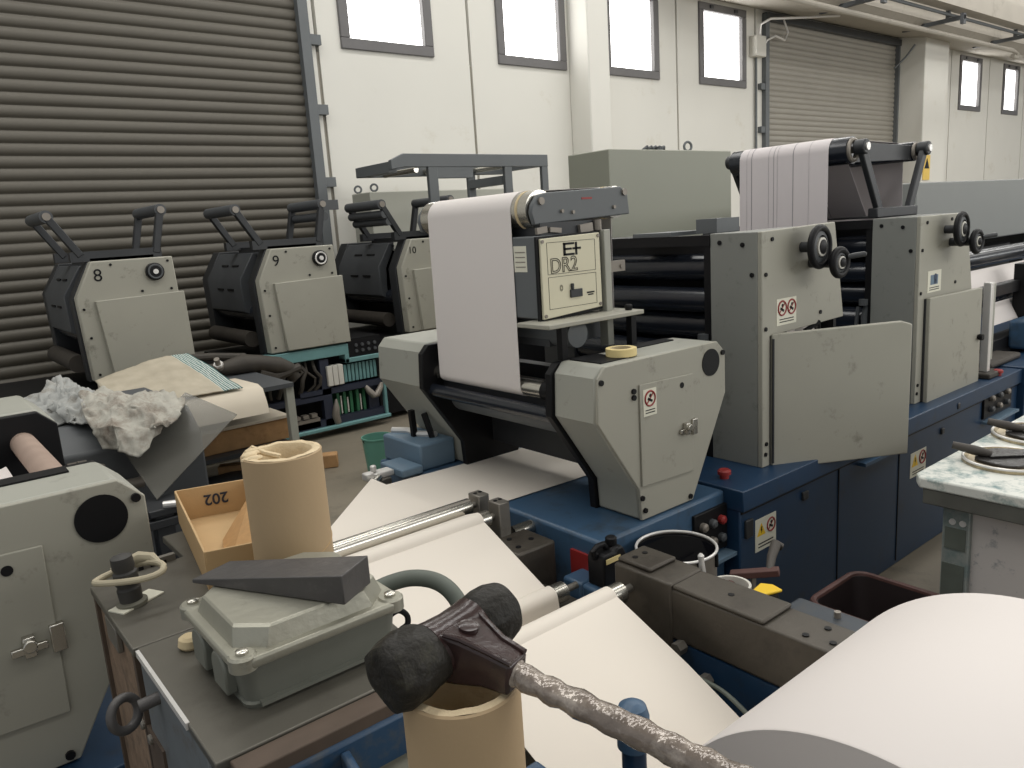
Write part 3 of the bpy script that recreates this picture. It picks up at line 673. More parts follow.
split('latch', m, 'chrome', dd, bevel=.002)
obj('keyhole', MB().cyl((2.005,1.6095,1.10),(2.005,1.612,1.10),.010,16), 'black', dd)
obj('round_port', MB().cyl((2.170,1.615,1.150),(2.170,1.619,1.150),.047,36), 'black', fh)
s = MB()
for a, b in ((2.235,1.175),(1.632,1.172),(2.045,.70),(1.812,.715),(1.775,1.12),(1.775,1.10),(1.80,.76)): s.cyl((a,1.611,b),(a,1.618,b),.009,10)
split('screw', s, 'black', fh)
m = MB(); m.box(1.68,1.80,1.66,1.80,1.217,1.222); m.box(1.95,2.15,1.76,1.81,1.217,1.222); split('top_slot', m, 'black', fh)
obj('guide_roller', MB().cyl((1.69,1.845,1.10),(1.69,2.57,1.10),.030), 'chrome', t)
obj('roller_cap', MB().lathe([(.036,0),(.036,.03),(.012,.034),(.012,.07)], (1.69,1.93,1.10), (0,-1,0), 20), 'black', t)
obj('guide_roller', MB().cyl((1.655,1.845,1.03),(1.655,2.57,1.03),.026), 'roller_dark', t)
obj('guide_roller', MB().cyl((1.80,1.845,.99),(1.80,2.57,.99),.07), 'midgrey', t)
m = MB(); m.box(1.93,1.98,1.845,2.57,.76,1.12); m.box(1.70,1.74,1.845,2.57,1.03,1.07); obj('cross_plate', m, 'dark', t)
right_infeed = t
sr = sticker(fh, 1.812, 1.875, 1.03, 1.118, 1.611, 'one')
# left twin (only partly in view)
lt = thing('infeed_unit', (1.93, 2.3, .683), 'grey infeed unit with a round black port, at the left edge of the photo', 'web infeed')
for ch in children(right_infeed):
    c = ch.copy(); C.objects.link(c); c.parent = lt
    for g in children(ch):
        if g.name.startswith('warning_sticker'): continue
        d = g.copy(); C.objects.link(d); d.parent = c
        for gg in children(g):
            e = gg.copy(); C.objects.link(e); e.parent = d
lt.location.x -= 1.912
for o in children(lt):
    if o.name.startswith('guide_roller') and abs(o.data.vertices[0].co.x + ORG['infeed_unit'].x - 1.69) < .05 and 'chrome' not in o.name:
        pass
LX = -1.912
lb = thing('press_base', (.3, 2.3, 0), 'blue machine base under the left infeed unit', 'machine base')
obj('body', MB().box(-1.0, .36, 1.56, 3.2, 0, .66), 'blue_light', lb, bevel=.01)
obj('top_plate', MB().box(-1.0, .37, 1.54, 3.2, .662, .68), 'blue', lb, bevel=.004)
obj('pipe_end', MB().cyl((.22,1.52,.56),(.50,1.50,.58), .022, 14), 'rim', lb)
ls = thing('guide_roller', (.2, 2.3, 1.05), 'worn pinkish roller lying across the left infeed unit', 'roller')
obj('roller', MB().cyl((LX+2.16,1.85,1.13),(LX+2.16,2.57,1.13),.033,24), 'pinkroll', ls)
obj('shaft', MB().cyl((LX+2.16,1.846,1.13),(LX+2.16,2.569,1.13),.012,12), 'steel', ls)
m = MB().strip([(LX+1.98,1.86,1.15),(LX+2.04,1.86,1.08),(LX+2.10,1.86,1.10)], (0,.6,0), .002)
single('paper_scrap', m, 'paper', 'folded strip of white paper beside the pinkish roller at the left edge', 'paper')
m = MB(); m.box(LX+1.9, LX+2.18, 1.845, 1.88, 1.15, 1.20); 

# masking tape roll on the right housing
t = thing('masking_tape', (1.815, 1.70, 1.222), 'roll of cream masking tape lying on the grey infeed housing', 'tape roll')
obj('tape', MB().lathe([(.034,0),(.050,0),(.050,.025),(.034,.025),(.034,0)], (1.815,1.70,1.222), (0,0,1), 36, False), 'tape', t, bevel=.001)
obj('core', MB().lathe([(.031,.001),(.034,.001),(.034,.0255),(.031,.0255),(.031,.001)], (1.815,1.70,1.222), (0,0,1), 36, False), 'tapecore', t)

# ------------------------------------------------------------ web treater with the cream control panel
t = thing('web_treater', (1.9, 2.25, 1.218), 'dark web treater with chrome top rollers and a cream control panel', 'press machine')
m = MB(); m.box(1.665,1.95,1.915,2.53,1.345,1.615); obj('body', m, 'midgrey', t, bevel=.005)
obj('back_body', MB().box(1.74,2.02,1.96,2.60,1.24,1.345), 'char', t)
m = MB(); m.box(1.70,1.98,1.93,2.58,1.615,1.655); obj('beam_mount', m, 'dark', t)
m = MB(); m.obox((1.70,1.925,1.632), (1,0,.1),(0,1,0),(-.1,0,1),.022,.006,.010); m.obox((1.76,1.925,1.63),(1,0,-.1),(0,1,0),(.1,0,1),.025,.006,.008); m.obox((1.90,1.925,1.63),(1,0,.1),(0,1,0),(-.1,0,1),.03,.008,.014); m.cyl((1.955,1.92,1.62),(1.955,1.92,1.655),.014,10)
split('clamp', m, 'drum', t)
bp = [(1.668,1.69),(1.675,1.715),(1.70,1.745),(1.74,1.752),(2.09,1.765),(2.125,1.742),(2.133,1.668),(1.68,1.650)]
pl = obj('beam_plate', MB().prism(bp, 'y', 1.932, 1.95), 'charcoal' if 'charcoal' in M else 'midgrey', t, bevel=.004)
obj('beam_plate', MB().prism(bp, 'y', 2.595, 2.615), 'midgrey', t, bevel=.004)
m = MB()
for x, z in ((1.71,1.725),(2.105,1.745),(1.80,1.69),(1.85,1.685),(2.05,1.695)): m.cyl((x,1.924,z),(x,1.932,z),.012 if z > 1.72 else .006,12)
split('bolt', m, 'drum', pl)
obj('red_mark', MB().box(1.895,1.945,1.931,1.932,1.725,1.732), 'red', pl)
for x, z, r in ((1.728,1.698,.064),(2.085,1.712,.056)):
    ro = obj('drive_roller', MB().lathe([(r*.3,0),(r,.004),(r,.63),(r*.3,.634)], (x,1.952,z), (0,1,0), 36), 'chrome', t)
    obj('roller_band', MB().lathe([(r+.001,.0),(r+.001,.012)], (x,2.00,z), (0,1,0), 36), 'cork', ro)
cp = obj('control_panel', MB().prism([(1.665,1.345),(1.668,1.605),(1.935,1.612),(1.938,1.36)], 'y', 1.895, 1.905), 'panel', t, bevel=.002)
obj('panel_frame', MB().prism([(1.655,1.335),(1.658,1.612),(1.945,1.618),(1.948,1.35)], 'y', 1.905, 1.915), 'black', t)
Y = 1.8945
def rect(x0,x1,z0,z1,w=.0012):
    m = MB(); m.box(x0,x1,Y-.0004,Y+.0006,z0,z0+w); m.box(x0,x1,Y-.0004,Y+.0006,z1-w,z1); m.box(x0,x0+w,Y-.0004,Y+.0006,z0,z1); m.box(x1-w,x1,Y-.0004,Y+.0006,z0,z1); return m
o = obj('border', rect(1.692,1.912,1.488,1.592), 'black', cp); obj('border', rect(1.692,1.912,1.375,1.480), 'black', cp)
m = MB(); x, z = 1.765, 1.545
m.box(x,x+.010,Y-.001,Y+.0006,z,z+.042); m.box(x,x+.050,Y-.001,Y+.0006,z,z+.007); m.box(x,x+.038,Y-.001,Y+.0006,z+.018,z+.025); m.box(x,x+.050,Y-.001,Y+.0006,z+.035,z+.042)
m.box(x+.054,x+.063,Y-.001,Y+.0006,z+.0,z+.042); m.box(x+.042,x+.080,Y-.001,Y+.0006,z+.018,z+.025)
obj('emblem', m, 'black', cp)
text('panel_lettering', 'DR2', (1.765,Y-.0006,1.514), (1,0,.02), (0,0,1), .068, 'black', cp, outline=True)
m = MB(); m.box(1.785,1.84,Y-.006,Y+.0006,1.405,1.432); m.box(1.79,1.80,Y-.008,Y,1.432,1.452); obj('switch', m, 'dark', cp, bevel=.002)
text('panel_lettering', '0', (1.748,Y-.0006,1.44), (1,0,0), (0,0,1), .028, 'black', cp, outline=True)
m = MB(); m.box(1.865,1.90,Y-.001,Y+.0006,1.412,1.417); m.box(1.870,1.895,Y-.001,Y+.0006,1.405,1.409); obj('caption', m, 'black', cp)
m = MB()
for x, z in ((1.674,1.355),(1.674,1.596),(1.928,1.602),(1.928,1.370)): m.cyl((x,Y-.003,z),(x,Y+.0006,z),.006,12)
split('screw', m, 'drum', cp)
np_ = obj('rating_plate', MB().box(1.6645,1.6655,1.965,2.03,1.50,1.585), 'sticker', t)
m = MB()
for i in range(4): m.box(1.6635,1.665,1.972,2.022,1.515+.016*i,1.518+.016*i)
obj('caption', m, 'drum', np_)
m = MB(); m.box(1.955,1.985,1.89,1.93,1.218,1.62); obj('post', m, 'cab2', t, bevel=.003)
m = MB(); m.box(1.985,2.065,1.90,1.91,1.472,1.51); m.cyl((2.045,1.895,1.49),(2.045,1.9,1.49),.008,10); obj('side_bracket', m, 'drum', t)
sh = obj('shelf', MB().box(1.60,2.045,1.80,1.96,1.325,1.34), 'sage', t, bevel=.003)
obj('knob', MB().lathe([(.012,0),(.014,.014),(.010,.02)], (2.01,1.84,1.34), (0,0,1), 14), 'black', sh)
for x in (1.67, 2.00): obj('leg', MB().box(x,x+.024,1.82,1.845,1.216,1.325), 'black', t)
obj('counter_roller', MB().cyl((1.78,1.86,1.285),(1.78,2.60,1.285),.045,28), 'midgrey', t)
# vertical web over the treater
y0, y1 = 2.032, 2.528
path = [(1.93,1.066)] + [(1.70,1.069)] + arc(1.69,1.10,.0315,-80,-180,8) + arc(1.728,1.698,.0655,180,80,12) + arc(2.085,1.712,.0575,95,-5,12) + [(2.14,1.45),(2.14,1.30)]
single('paper_web', MB().strip([(x,y0,z) for x,z in path], (0,y1-y0,0), .0012), 'paper', 'plain white paper web hanging down from the chrome top roller', 'paper web')

# ------------------------------------------------------------ reel stand with rollers, and the incoming web
t = thing('reel_stand', (1.4, 1.4, 0), 'grimy steel reel stand with bright rollers in the middle of the floor', 'reel stand')
m = MB(); m.box(1.46,1.585,.42,1.30,.56,.70); m.box(1.455,1.59,1.22,1.42,.50,.715); m.box(1.46,1.585,.95,1.22,.70,.712); m.box(1.47,1.58,1.30,1.42,.715,.728)
for x in (.45, 1.0): m.box(1.47,1.575,x,x+.14,0,.56)
m.box(1.47,1.575,1.25,1.40,0,.56)
sf = obj('side_frame', m, 'brownsteel', t, bevel=.008)
h = MB()
for x, y in ((1.50,1.38),(1.54,1.38),(1.52,1.08),(1.49,.86),(1.55,.84),(1.50,.80),(1.54,.74)): h.cyl((x,y,.7 if y < 1.2 else .727),(x,y,.703 if y < .94 else (.7135 if y < 1.2 else .7295)),.008,12)
split('bolt_hole', h, 'black', sf)
obj('blue_panel', MB().box(1.462,1.47,.74,1.24,.02,.555), 'blue', t)
obj('side_guard', MB().box(1.585,1.665,.42,.98,.60,.69), 'blue_dirty', t, bevel=.008)
m = MB(); m.cyl((1.63,.86,.69),(1.63,.86,.705),.008,10); m.tube([(1.635,.72,.69),(1.63,.725,.705),(1.62,.735,.715)],.005,8); split('bolt', m, 'drum', t)
m = MB(); m.box(1.38,1.537,1.755,1.91,.50,.66); m.box(1.40,1.485,1.40,1.80,.42,.53); m.box(1.40,1.48,1.74,1.85,0,.5)
bf = obj('rear_frame', m, 'brownsteel', t, bevel=.008)
h = MB()
for x, y in ((1.44,1.87),(1.49,1.82),(1.42,1.80)): h.cyl((x,y,.66),(x,y,.6625),.009,12)
split('bolt_hole', h, 'black', bf)
for nm, xa, ya, za, xb, r in (('A',.55,2.035,.742,1.405,.028),('B',.55,1.935,.725,1.405,.028),('C',.55,1.60,.580,1.42,.030),('D',.55,1.36,.660,1.415,.030)):
    ro = obj('guide_roller', MB().cyl((xa+.06,ya,za),(xb,ya,za),r,32), 'chrome', t)
    obj('shaft', MB().cyl((xb,ya,za),(xb+.055,ya,za),.011,14), 'steel', ro)
for y in (1.935, 2.045):
    b_ = obj('bearing_block', MB().box(1.43,1.475,y-.035,y+.025,.40,.775), 'steel', t, bevel=.004)
    h = MB()
    for x in (1.443,1.463): h.cyl((x,y,.775),(x,y,.7765),.007,12)
    split('bolt_hole', h, 'black', b_)
m = MB(); m.box(.56,.615,.62,2.1,.0,.70); obj('near_frame', m, 'brownsteel', t, bevel=.01)
obj('turning_bar', MB().cyl((.86,2.11,.70),(1.42,2.67,.70),.016,20), 'chrome', t)
m = MB(); m.box(1.42,1.48,2.67,2.74,.0,.69); obj('bar_mount', m, 'steel', t, bevel=.006)
m = MB(); m.box(1.38,1.50,2.68,2.74,.69,.715); m.cyl((1.42,2.71,.715),(1.42,2.71,.745),.013,14); m.box(1.36,1.40,2.66,2.70,.70,.73); obj('bar_clamp', m, 'rim', t, bevel=.006)
m = MB().cyl((1.50,1.93,.645),(1.66,1.93,.645),.024,20); obj('stub_roller', m, 'chrome', t)
for (y, z) in ((1.18,.56),(1.10,.50)): obj('bolt', MB().lathe([(.018,0),(.018,.03)], (1.42,y,z), (1,0,0), 6), 'steel', t)
obj('air_hose', MB().tube(smooth_path([(1.41,1.12,.52),(1.39,1.0,.53),(1.38,.88,.47),(1.37,.80,.36),(1.36,.76,.2)], 6), .006, 8), 'conduit', t)
XL, XR = .875, 1.372
web = MB()
def warc(cy, cz, r, a0, a1, n=10): return [(cy + r*math.cos(math.radians(a0+(a1-a0)*i/n)), cz + r*math.sin(math.radians(a0+(a1-a0)*i/n))) for i in range(n+1)]
p = [(2.13,.714),(2.05,.713)] + warc(1.935,.725,.0295,80,170,8) + warc(1.60,.58,.0315,40,180,10) + [(1.545,.40),(1.50,.31),(1.45,.28),(1.41,.32),(1.392,.45)] + warc(1.36,.66,.0315,0,155,12) + [(1.10,.575),(.96,.505),(.80,.42),(.66,.36)]
web.strip([(XL,y,z) for y,z in p], (XR-XL,0,0), .0012)
web.prism([(XL,2.12),(XR,2.12),(XR,2.64),(XL,2.14)], 'z', .7165, .7177)
web.prism([(XL,2.12),(1.38,2.11),(2.19,2.08),(2.19,2.575),(XR,2.615)], 'z', .684, .6852)
single('paper_web', web, 'paper_warm', 'cream white paper web coming over bright rollers and turning towards the press', 'paper web')
t = thing('paper_reel', (1.055, .355, .31), 'big white paper reel in the lower right corner', 'paper reel')
cy, cz, R = .352, .668, .357; xa, xb = .80, 1.315
obj('paper', MB().lathe([(.085,0),(R-.002,0),(R,.003),(R,xb-xa-.003),(R-.002,xb-xa),(.085,xb-xa),(.085,0)], (xa,cy,cz), (1,0,0), 128, False), 'paper', t)
obj('core', MB().lathe([(.076,-.002),(.086,-.002),(.086,xb-xa+.002),(.076,xb-xa+.002),(.076,-.002)], (xa,cy,cz), (1,0,0), 48, False), 'tube', t)
obj('spindle', MB().cyl((.64,cy,cz),(1.45,cy,cz),.06,28), 'steel', t)

# ------------------------------------------------------------ floor things around the press
t = thing('ink_drum', (1.80, 1.46, .36), 'grey metal drum full of glossy black ink, beside the blue base', 'ink drum')
o_ = (1.778,1.464,.36)
obj('body', MB().lathe([(.122,0),(.122,.12),(.126,.125),(.122,.13),(.122,.283),(.120,.283),(.120,.27),(.119,.02)], o_, (0,0,1), 48, True), 'drum', t)
obj('ink', MB().lathe([(.01,.277),(.1195,.2795)], o_, (0,0,1), 48), 'ink', t)
obj('rim', MB().ring((o_[0],o_[1],.36+.285), (0,0,1), .123, .0045, 56, 8), 'rim', t)
m = MB()
for a in (-1.9,-1.2,2.4): m.tube([(o_[0]+.125*math.cos(a), o_[1]+.125*math.sin(a), .64),(o_[0]+.1255*math.cos(a), o_[1]+.1255*math.sin(a), .60)], .006, 8)
split('ink_drip', m, 'black', t)
single('step_block', MB().box(1.645,1.98,1.04,1.59,0,.36), 'dark', 'dark block on the floor that carries the ink drum', 'block', bevel=.01)
t = thing('jerrycan', (1.565, 1.555, .575), 'small black plastic canister with yellowish label, left of the ink drum', 'canister')
b = MB(); b.prism([(1.515,.575),(1.615,.575),(1.615,.66),(1.60,.69),(1.575,.69),(1.567,.68),(1.525,.68),(1.515,.665)], 'y', 1.52, 1.59); obj('body', b, 'black', t, bevel=.012)
obj('handle', MB().tube([(1.515,1.555,.665),(1.507,1.555,.69),(1.525,1.555,.70),(1.55,1.555,.70),(1.562,1.555,.685)], .009, 10), 'black', t)
obj('cap', MB().lathe([(.018,0),(.018,.02),(.014,.024)], (1.585,1.555,.69), (0,0,1), 18), 'black', t)
obj('label', MB().box(1.525,1.585,1.5175,1.5205,.652,.667), 'tape', t)
t = thing('white_pot', (1.66, 1.215, .36), 'small white tub holding dark red rags, behind the steel beam', 'tub')
o_ = (1.658,1.18,.555)
obj('body', MB().lathe([(.046,-.195),(.052,.09),(.055,.09),(.055,.103),(.048,.103),(.046,.06),(.044,-.18)], o_, (0,0,1), 36), 'whiteplastic', t)
m = MB()
for i in range(9): m.sphere((o_[0]+random.uniform(-.025,.025), o_[1]+random.uniform(-.025,.025), .632+random.uniform(0,.015)), .016, 1.2, 1, .8, 8, 6)
obj('contents', m, 'redbrown', t)
t = thing('brush', (1.62, 1.27, .61), 'small metal brush standing up beside the white tub', 'brush')
obj('handle', MB().lathe([(.004,0),(.010,.01),(.008,.04),(.009,.06),(.004,.066)], (1.655,1.27,.655), (-.05,.05,1), 12), 'rim', t)
obj('head', MB().cyl((1.655,1.27,.36),(1.655,1.27,.655),.007,12), 'steel', t)
t = thing('yellow_tin', (1.672, 1.075, .36), 'small dark tin with a yellow lid tab, on the far side of the steel beam', 'tin')
obj('body', MB().lathe([(.03,0),(.03,.29),(.026,.307)], (1.672,1.075,.36), (0,0,1), 24), 'black', t)
obj('yellow_tab', MB().prism([(1.637,1.065),(1.642,1.10),(1.69,1.108),(1.705,1.08),(1.695,1.045)], 'z', .667, .675), 'yellow', t, bevel=.003)
obj('red_band', MB().lathe([(.0305,.24),(.0305,.28)], (1.672,1.075,.36), (0,0,1), 24), 'red', t)
t = thing('scraper', (1.78, 1.22, .36), 'long red-bladed scraper with a dark bent handle leaning behind the tins', 'scraper')
obj('blade', MB().bar((1.735,1.235,.64),(1.80,1.12,.665),.03,.02), 'redbrown', t, bevel=.003)
obj('handle', MB().tube([(1.79,1.145,.66),(1.84,1.17,.68),(1.885,1.185,.70),(1.897,1.175,.69)], [.010,.013,.016,.012], 12), 'spatula', t)
obj('stem', MB().cyl((1.765,1.18,.36),(1.765,1.18,.645),.008,10), 'steel', t)
t = thing('plastic_bin', (2.30, .98, 0), 'open ink-stained black bin with a faded red rim, on the floor by the blue base', 'bin')
def loop(x0,x1,y0,y1,r,n=5):
    out = []
    for cx, cy_, a in ((x1-r,y1-r,0),(x0+r,y1-r,90),(x0+r,y0+r,180),(x1-r,y0+r,270)):
        for i in range(n+1):
            k = math.radians(a+90*i/n); out.append((cx+r*math.cos(k), cy_+r*math.sin(k)))
    return out
def shell(m, loops):
    R_ = [[m.b.verts.new((x,y,z)) for x,y in lp] for lp, z in loops]; n = len(R_[0])
    for a, b2 in zip(R_, R_[1:]):
        for i in range(n): m.b.faces.new([a[i], a[(i+1)%n], b2[(i+1)%n], b2[i]])
    m.b.faces.new(R_[0]); m.b.faces.new(R_[-1]); return m
bx = (2.14,2.46,.70,1.235)
m = MB(); ins = lambda d: loop(bx[0]+d, bx[1]-d, bx[2]+d, bx[3]-d, .05)
shell(m, [(ins(.03),0),(ins(.0),.40),(ins(.012),.40),(ins(.04),.02)]); obj('body', m, 'redblack', t)
obj('rim', MB().tube([(x,y,.40) for x,y in ins(.002)], .011, 8, True), 'redbrown', t)

# ink table at the right
t = thing('ink_table', (2.75, .8, 0), 'ink-smeared work table at the right edge of the photo', 'work table')
obj('top', MB().prism([(2.42,.30),(2.42,1.02),(2.46,1.045),(4.4,1.045),(4.4,.30)], 'z', .765, .80), 'inktop', t, bevel=.006)
m = MB(); m.prism([(2.425,.30),(2.425,1.01),(4.38,1.03),(4.38,.30)], 'z', .715, .766); obj('edge_rail', m, 'inklip', t, bevel=.004)
m = MB(); m.box(2.47,2.50,.885,.965,0,.715); m.box(2.50,2.57,.935,.965,0,.715); m.box(4.2,4.28,.9,.965,0,.715); split('leg', m, 'inkpost', t, bevel=.004)
m = MB(); m.box(2.49,2.52,.30,.885,.05,.70); m.box(2.57,4.2,.92,.94,.05,.70); obj('side_panel', m, 'inkside', t)
h = MB()
for y in (.905,.935): h.cyl((2.466,y,.66),(2.47,y,.66),.010,12)
split('bolt', h, 'rim', t)
h = MB(); h.box(2.4665,2.47,.895,.955,.57,.64); h.box(2.4665,2.47,.895,.96,.40,.52); split('label', h, 'conduit', t)
for (x, y, rr, lb, sl) in ((2.735,.875,.135,'shallow tan tin lid crusted with black ink, nearest on the ink table','dark putty knife resting on the nearest shallow ink tin lid'), (3.10,.90,.15,'shallow tan tin lid crusted with black ink, farther back on the ink table','dark putty knife lying across the farther shallow ink tin lid')):
    l_ = thing('ink_lid', (x,y,.80), lb, 'ink tin lid', 'shallow ink tin lids on the table')  # lid of an ink tin, crusted with dried ink
    obj('disc', MB().lathe([(rr,0),(rr,.012),(rr-.012,.014),(rr-.018,.006),(.01,.006)], (x,y,.801), (0,0,1), 48), 'lidtan', l_)
    obj('bead', MB().ring((x,y,.812), (0,0,1), rr-.004, .005, 48, 8), 'rim', l_)
    pts = [(x+rr*.76*math.cos(a)*(1+.08*math.sin(3*a+x)), y+.008+rr*.70*math.sin(a)*(1+.15*math.cos(2*a))) for a in [2*PI*i/28 for i in range(28)]]
    obj('ink_crust', MB().prism(pts, 'z', .806, .8185), 'darkink', l_, bevel=.003)
    k_ = thing('putty_knife', (x,y,.82), sl, 'putty knife')
    obj('blade', MB().prism([(x-.055,y+.035),(x-.02,y+.065),(x+.10,y-.02),(x+.08,y-.09)], 'z', .820, .826), 'darkink', k_, bevel=.001)
    obj('handle', MB().tube([(x-.03,y+.045,.826),(x-.055,y+.085,.838),(x-.075,y+.145,.85)], [.013,.016,.012], 12), 'spatula', k_)
# ------------------------------------------------------------ left background things
t = thing('work_table', (1.55, 5.4, 0), 'low grey work table in front of the units numbered 8 and 9', 'table')
obj('top', MB().box(.9,2.12,5.08,5.93,.66,.69), 'char', t)
for x, y in ((2.07,5.10),(2.07,5.87),(.92,5.1),(.92,5.87)): obj('leg', MB().box(x,x+.055,y,y+.055,0,.66), 'cab2', t, bevel=.003)
obj('lower_shelf', MB().box(.92,2.1,5.2,5.7,.22,.25), 'dark', t)
w = MB(); w.box(1.30,2.16,5.3,5.62,.25,.40); 
t = thing('wooden_crate', (1.75,5.45,.25), 'raw wooden board stack under the low work table', 'wood')
obj('board', w, 'wood', t, bevel=.006)
obj('top_board', MB().box(1.32,2.14,5.28,5.62,.405,.43), 'cream', t, bevel=.004)
obj('end_mark', MB().box(2.16,2.164,5.33,5.40,.33,.38), 'orange', t)
m = MB(); m.strip([(1.20,5.6,.70),(1.20,5.16,.71),(1.20,5.08,.69),(1.20,5.03,.60),(1.20,5.01,.53)], (.70,0,0), .004)
single('paper_sheet', m, 'cream', 'cream sheet of card hanging over the edge of the low work table', 'card sheet', smooth=50)
def grid(name, rows, m, sub, thick, amp, sc, label, cat, weave=False):
    b = bmesh.new(); nr, nc = len(rows), len(rows[0])
    uvl = b.verts.layers.float_vector.new('weave')
    g = []
    for i, r in enumerate(rows):
        line = []
        for j, p_ in enumerate(r):
            v = b.verts.new(p_); v[uvl] = V((j/(nc-1), i/(nr-1), 0)); line.append(v)
        g.append(line)
    for i in range(nr-1):
        for j in range(nc-1): b.faces.new([g[i][j], g[i][j+1], g[i+1][j+1], g[i+1][j]])
    bmesh.ops.subdivide_edges(b, edges=b.edges[:], cuts=11, use_grid_fill=True, smooth=1.0)
    b.normal_update()
    off = {}
    for v in b.verts:
        q = v.co*sc
        w1 = noise.noise(q*1.3)*.9
        d = .55*noise.noise(q*.9) + .8*(.5-abs(noise.noise(V((q.x*2.6+w1, q.y*1.3+w1, q.z*.9))))) + .5*(.5-abs(noise.noise(V((q.x*6+w1*2, q.y*4, q.z*2.2))))) + .04*noise.noise(q*9)
        off[v] = v.normal*d*amp
    for v in b.verts: v.co += off[v]
    o = obj(name, b, m, smooth=80)
    k = o.modifiers.new('thick', 'SOLIDIFY'); k.thickness = thick
    return tag(o, label, cat)
grid('striped_bag', [[(1.0,5.62,.84),(1.2,5.62,.885),(1.42,5.62,.925),(1.60,5.62,.93)],[(1.0,5.4,.80),(1.22,5.4,.835),(1.47,5.4,.86),(1.67,5.4,.855)],[(1.0,5.2,.755),(1.25,5.2,.775),(1.53,5.2,.775),(1.735,5.2,.755)],[(1.0,5.09,.72),(1.27,5.09,.72),(1.56,5.09,.72),(1.77,5.09,.715)]], 'weave', 0, .006, .012, 5, 'dirty beige woven bag with teal stripes lying on the low work table', 'bag', True)
single('box_pile', MB().prism([(5.14,.69),(5.66,.69),(5.66,.83),(5.4,.78)], 'x', 1.02, 1.56), 'cream', 'stack of cream card under the striped woven bag', 'card stack')
t = thing('machine_housing', (.55, 3.2, 0), 'dark machine housing behind the left infeed unit with rags on top', 'machine')
obj('body', MB().prism([(2.98,0),(2.98,.97),(3.10,1.05),(3.72,1.05),(3.72,0)], 'x', .38, .86), 'char', t, bevel=.01)
m = MB(); m.cyl((.42,2.95,.93),(.50,2.95,.90),.03,14); m.cyl((.45,2.93,.84),(.62,2.93,.84),.02,12); m.box(.40,.46,2.9,2.98,.80,.95)
obj('fitting', m, 'drum', t)
grid('rag', [[(0.53,3.32,1.075),(0.61,3.30,1.085),(0.69,3.26,1.085),(0.775,3.18,1.08),(0.845,3.08,1.07)],[(0.515,3.245,1.149),(0.607,3.239,1.156),(0.679,3.178,1.142),(0.768,3.106,1.139),(0.825,2.988,1.112)],[(0.489,3.062,1.118),(0.572,3.04,1.135),(0.63,2.912,1.126),(0.714,2.921,1.116),(0.758,2.842,1.096)],[(0.481,2.963,1.063),(0.535,2.847,1.084),(0.61,2.832,1.056),(0.647,2.80,1.071),(0.714,2.802,1.06)],[(0.481,2.896,1.007),(0.531,2.802,1.002),(0.584,2.779,0.973),(0.626,2.778,0.998),(0.689,2.81,1.014)]], 'rag', 2, .005, .042, 6, 'large stained white rag hanging over the edge above the clear sheet', 'rag')
grid('rag', [[(0.329,3.514,1.11),(0.423,3.581,1.153),(0.502,3.593,1.191),(0.534,3.495,1.163),(0.596,3.373,1.134)],[(0.333,3.382,1.116),(0.40,3.362,1.144),(0.458,3.357,1.153),(0.492,3.264,1.151),(0.565,3.267,1.137)],[(0.338,3.247,1.115),(0.391,3.273,1.123),(0.426,3.181,1.129),(0.465,3.174,1.122),(0.528,3.162,1.119)],[(0.395,3.129,1.087),(0.427,3.141,1.079),(0.444,3.089,1.083),(0.472,3.066,1.081),(0.505,3.04,1.082)]], 'rag2', 2, .005, .05, 7, 'crumpled pale grey rag heaped behind the left infeed unit', 'rag')
q = [V(v) for v in ((0.855,3.10,1.10),(0.976,2.908,1.016),(0.603,2.70,0.829),(0.575,2.93,0.955))]
n_ = (q[1]-q[0]).cross(q[2]-q[0]).normalized()*.004
m = MB(); A = [m.b.verts.new(v) for v in q]; B = [m.b.verts.new(v-n_) for v in q]
m.b.faces.new(A); m.b.faces.new(B[::-1])
for i in range(4): m.b.faces.new([A[i],B[i],B[(i+1)%4],A[(i+1)%4]])
single('clear_sheet', m, 'acrylic', 'smoky see-through plastic sheet tilted below the stained rag', 'plastic sheet')
t = thing('sheet_support', (.60, 2.65, 0), 'dark bracket stand under the lower corner of the see-through sheet', 'bracket')
m = MB(); m.box(.57,.63,2.62,2.68,0,.80); m.box(.50,.80,2.60,2.64,.76,.79); m.box(.55,.68,2.60,2.75,.80,.825); obj('post', m, 'dark', t, bevel=.004)
m = MB(); m.cyl((.60,2.61,.835),(.64,2.59,.835),.012,10); split('bolt', m, 'rim', t)
m = MB(); m.obox((2.05,5.35,.05),(1,-.55,0),(.55,1,0),(0,0,1),.42,.05,.05)
single('timber', m, 'wood', 'rough timber plank lying on the floor left of the tall cardboard tube', 'plank', bevel=.008)
m = MB(); m.obox((1.55,5.1,.03),(1,.1,0),(-.1,1,0),(0,0,1),.5,.35,.03)
single('dark_mat', m, 'dark', 'flat dark panel on the floor beneath the see-through sheet', 'panel', bevel=.005)
for (p_, q_, lb) in (((1.50,4.95,.075),(1.90,5.20,.075),'longer thin white strip lying on the dark panel'),((2.02,5.28,.11),(2.13,5.42,.11),'shorter white strip beside the rough timber plank')):
    single('white_strip', MB().bar(p_,q_,.03,.02), 'paper', lb, 'strip', 'white strips on the floor')
t = thing('bucket', (2.52,4.70,0), 'green plastic bucket on the floor behind the paper web', 'bucket')
obj('body', MB().lathe([(.085,0),(.108,.27),(.112,.27),(.112,.28),(.104,.28),(.082,.01)], (2.52,4.70,0), (0,0,1), 36), 'green', t)
obj('handle', MB().tube([(2.52+.112*math.cos(a), 4.70, .27-.05*math.sin(a)) for a in [PI*i/10 for i in range(11)]], .005, 8), 'dark', t)
t = thing('blue_block', (1.70, 2.85, .68), 'pale blue metal block on the blue base behind the turned paper web', 'metal block')
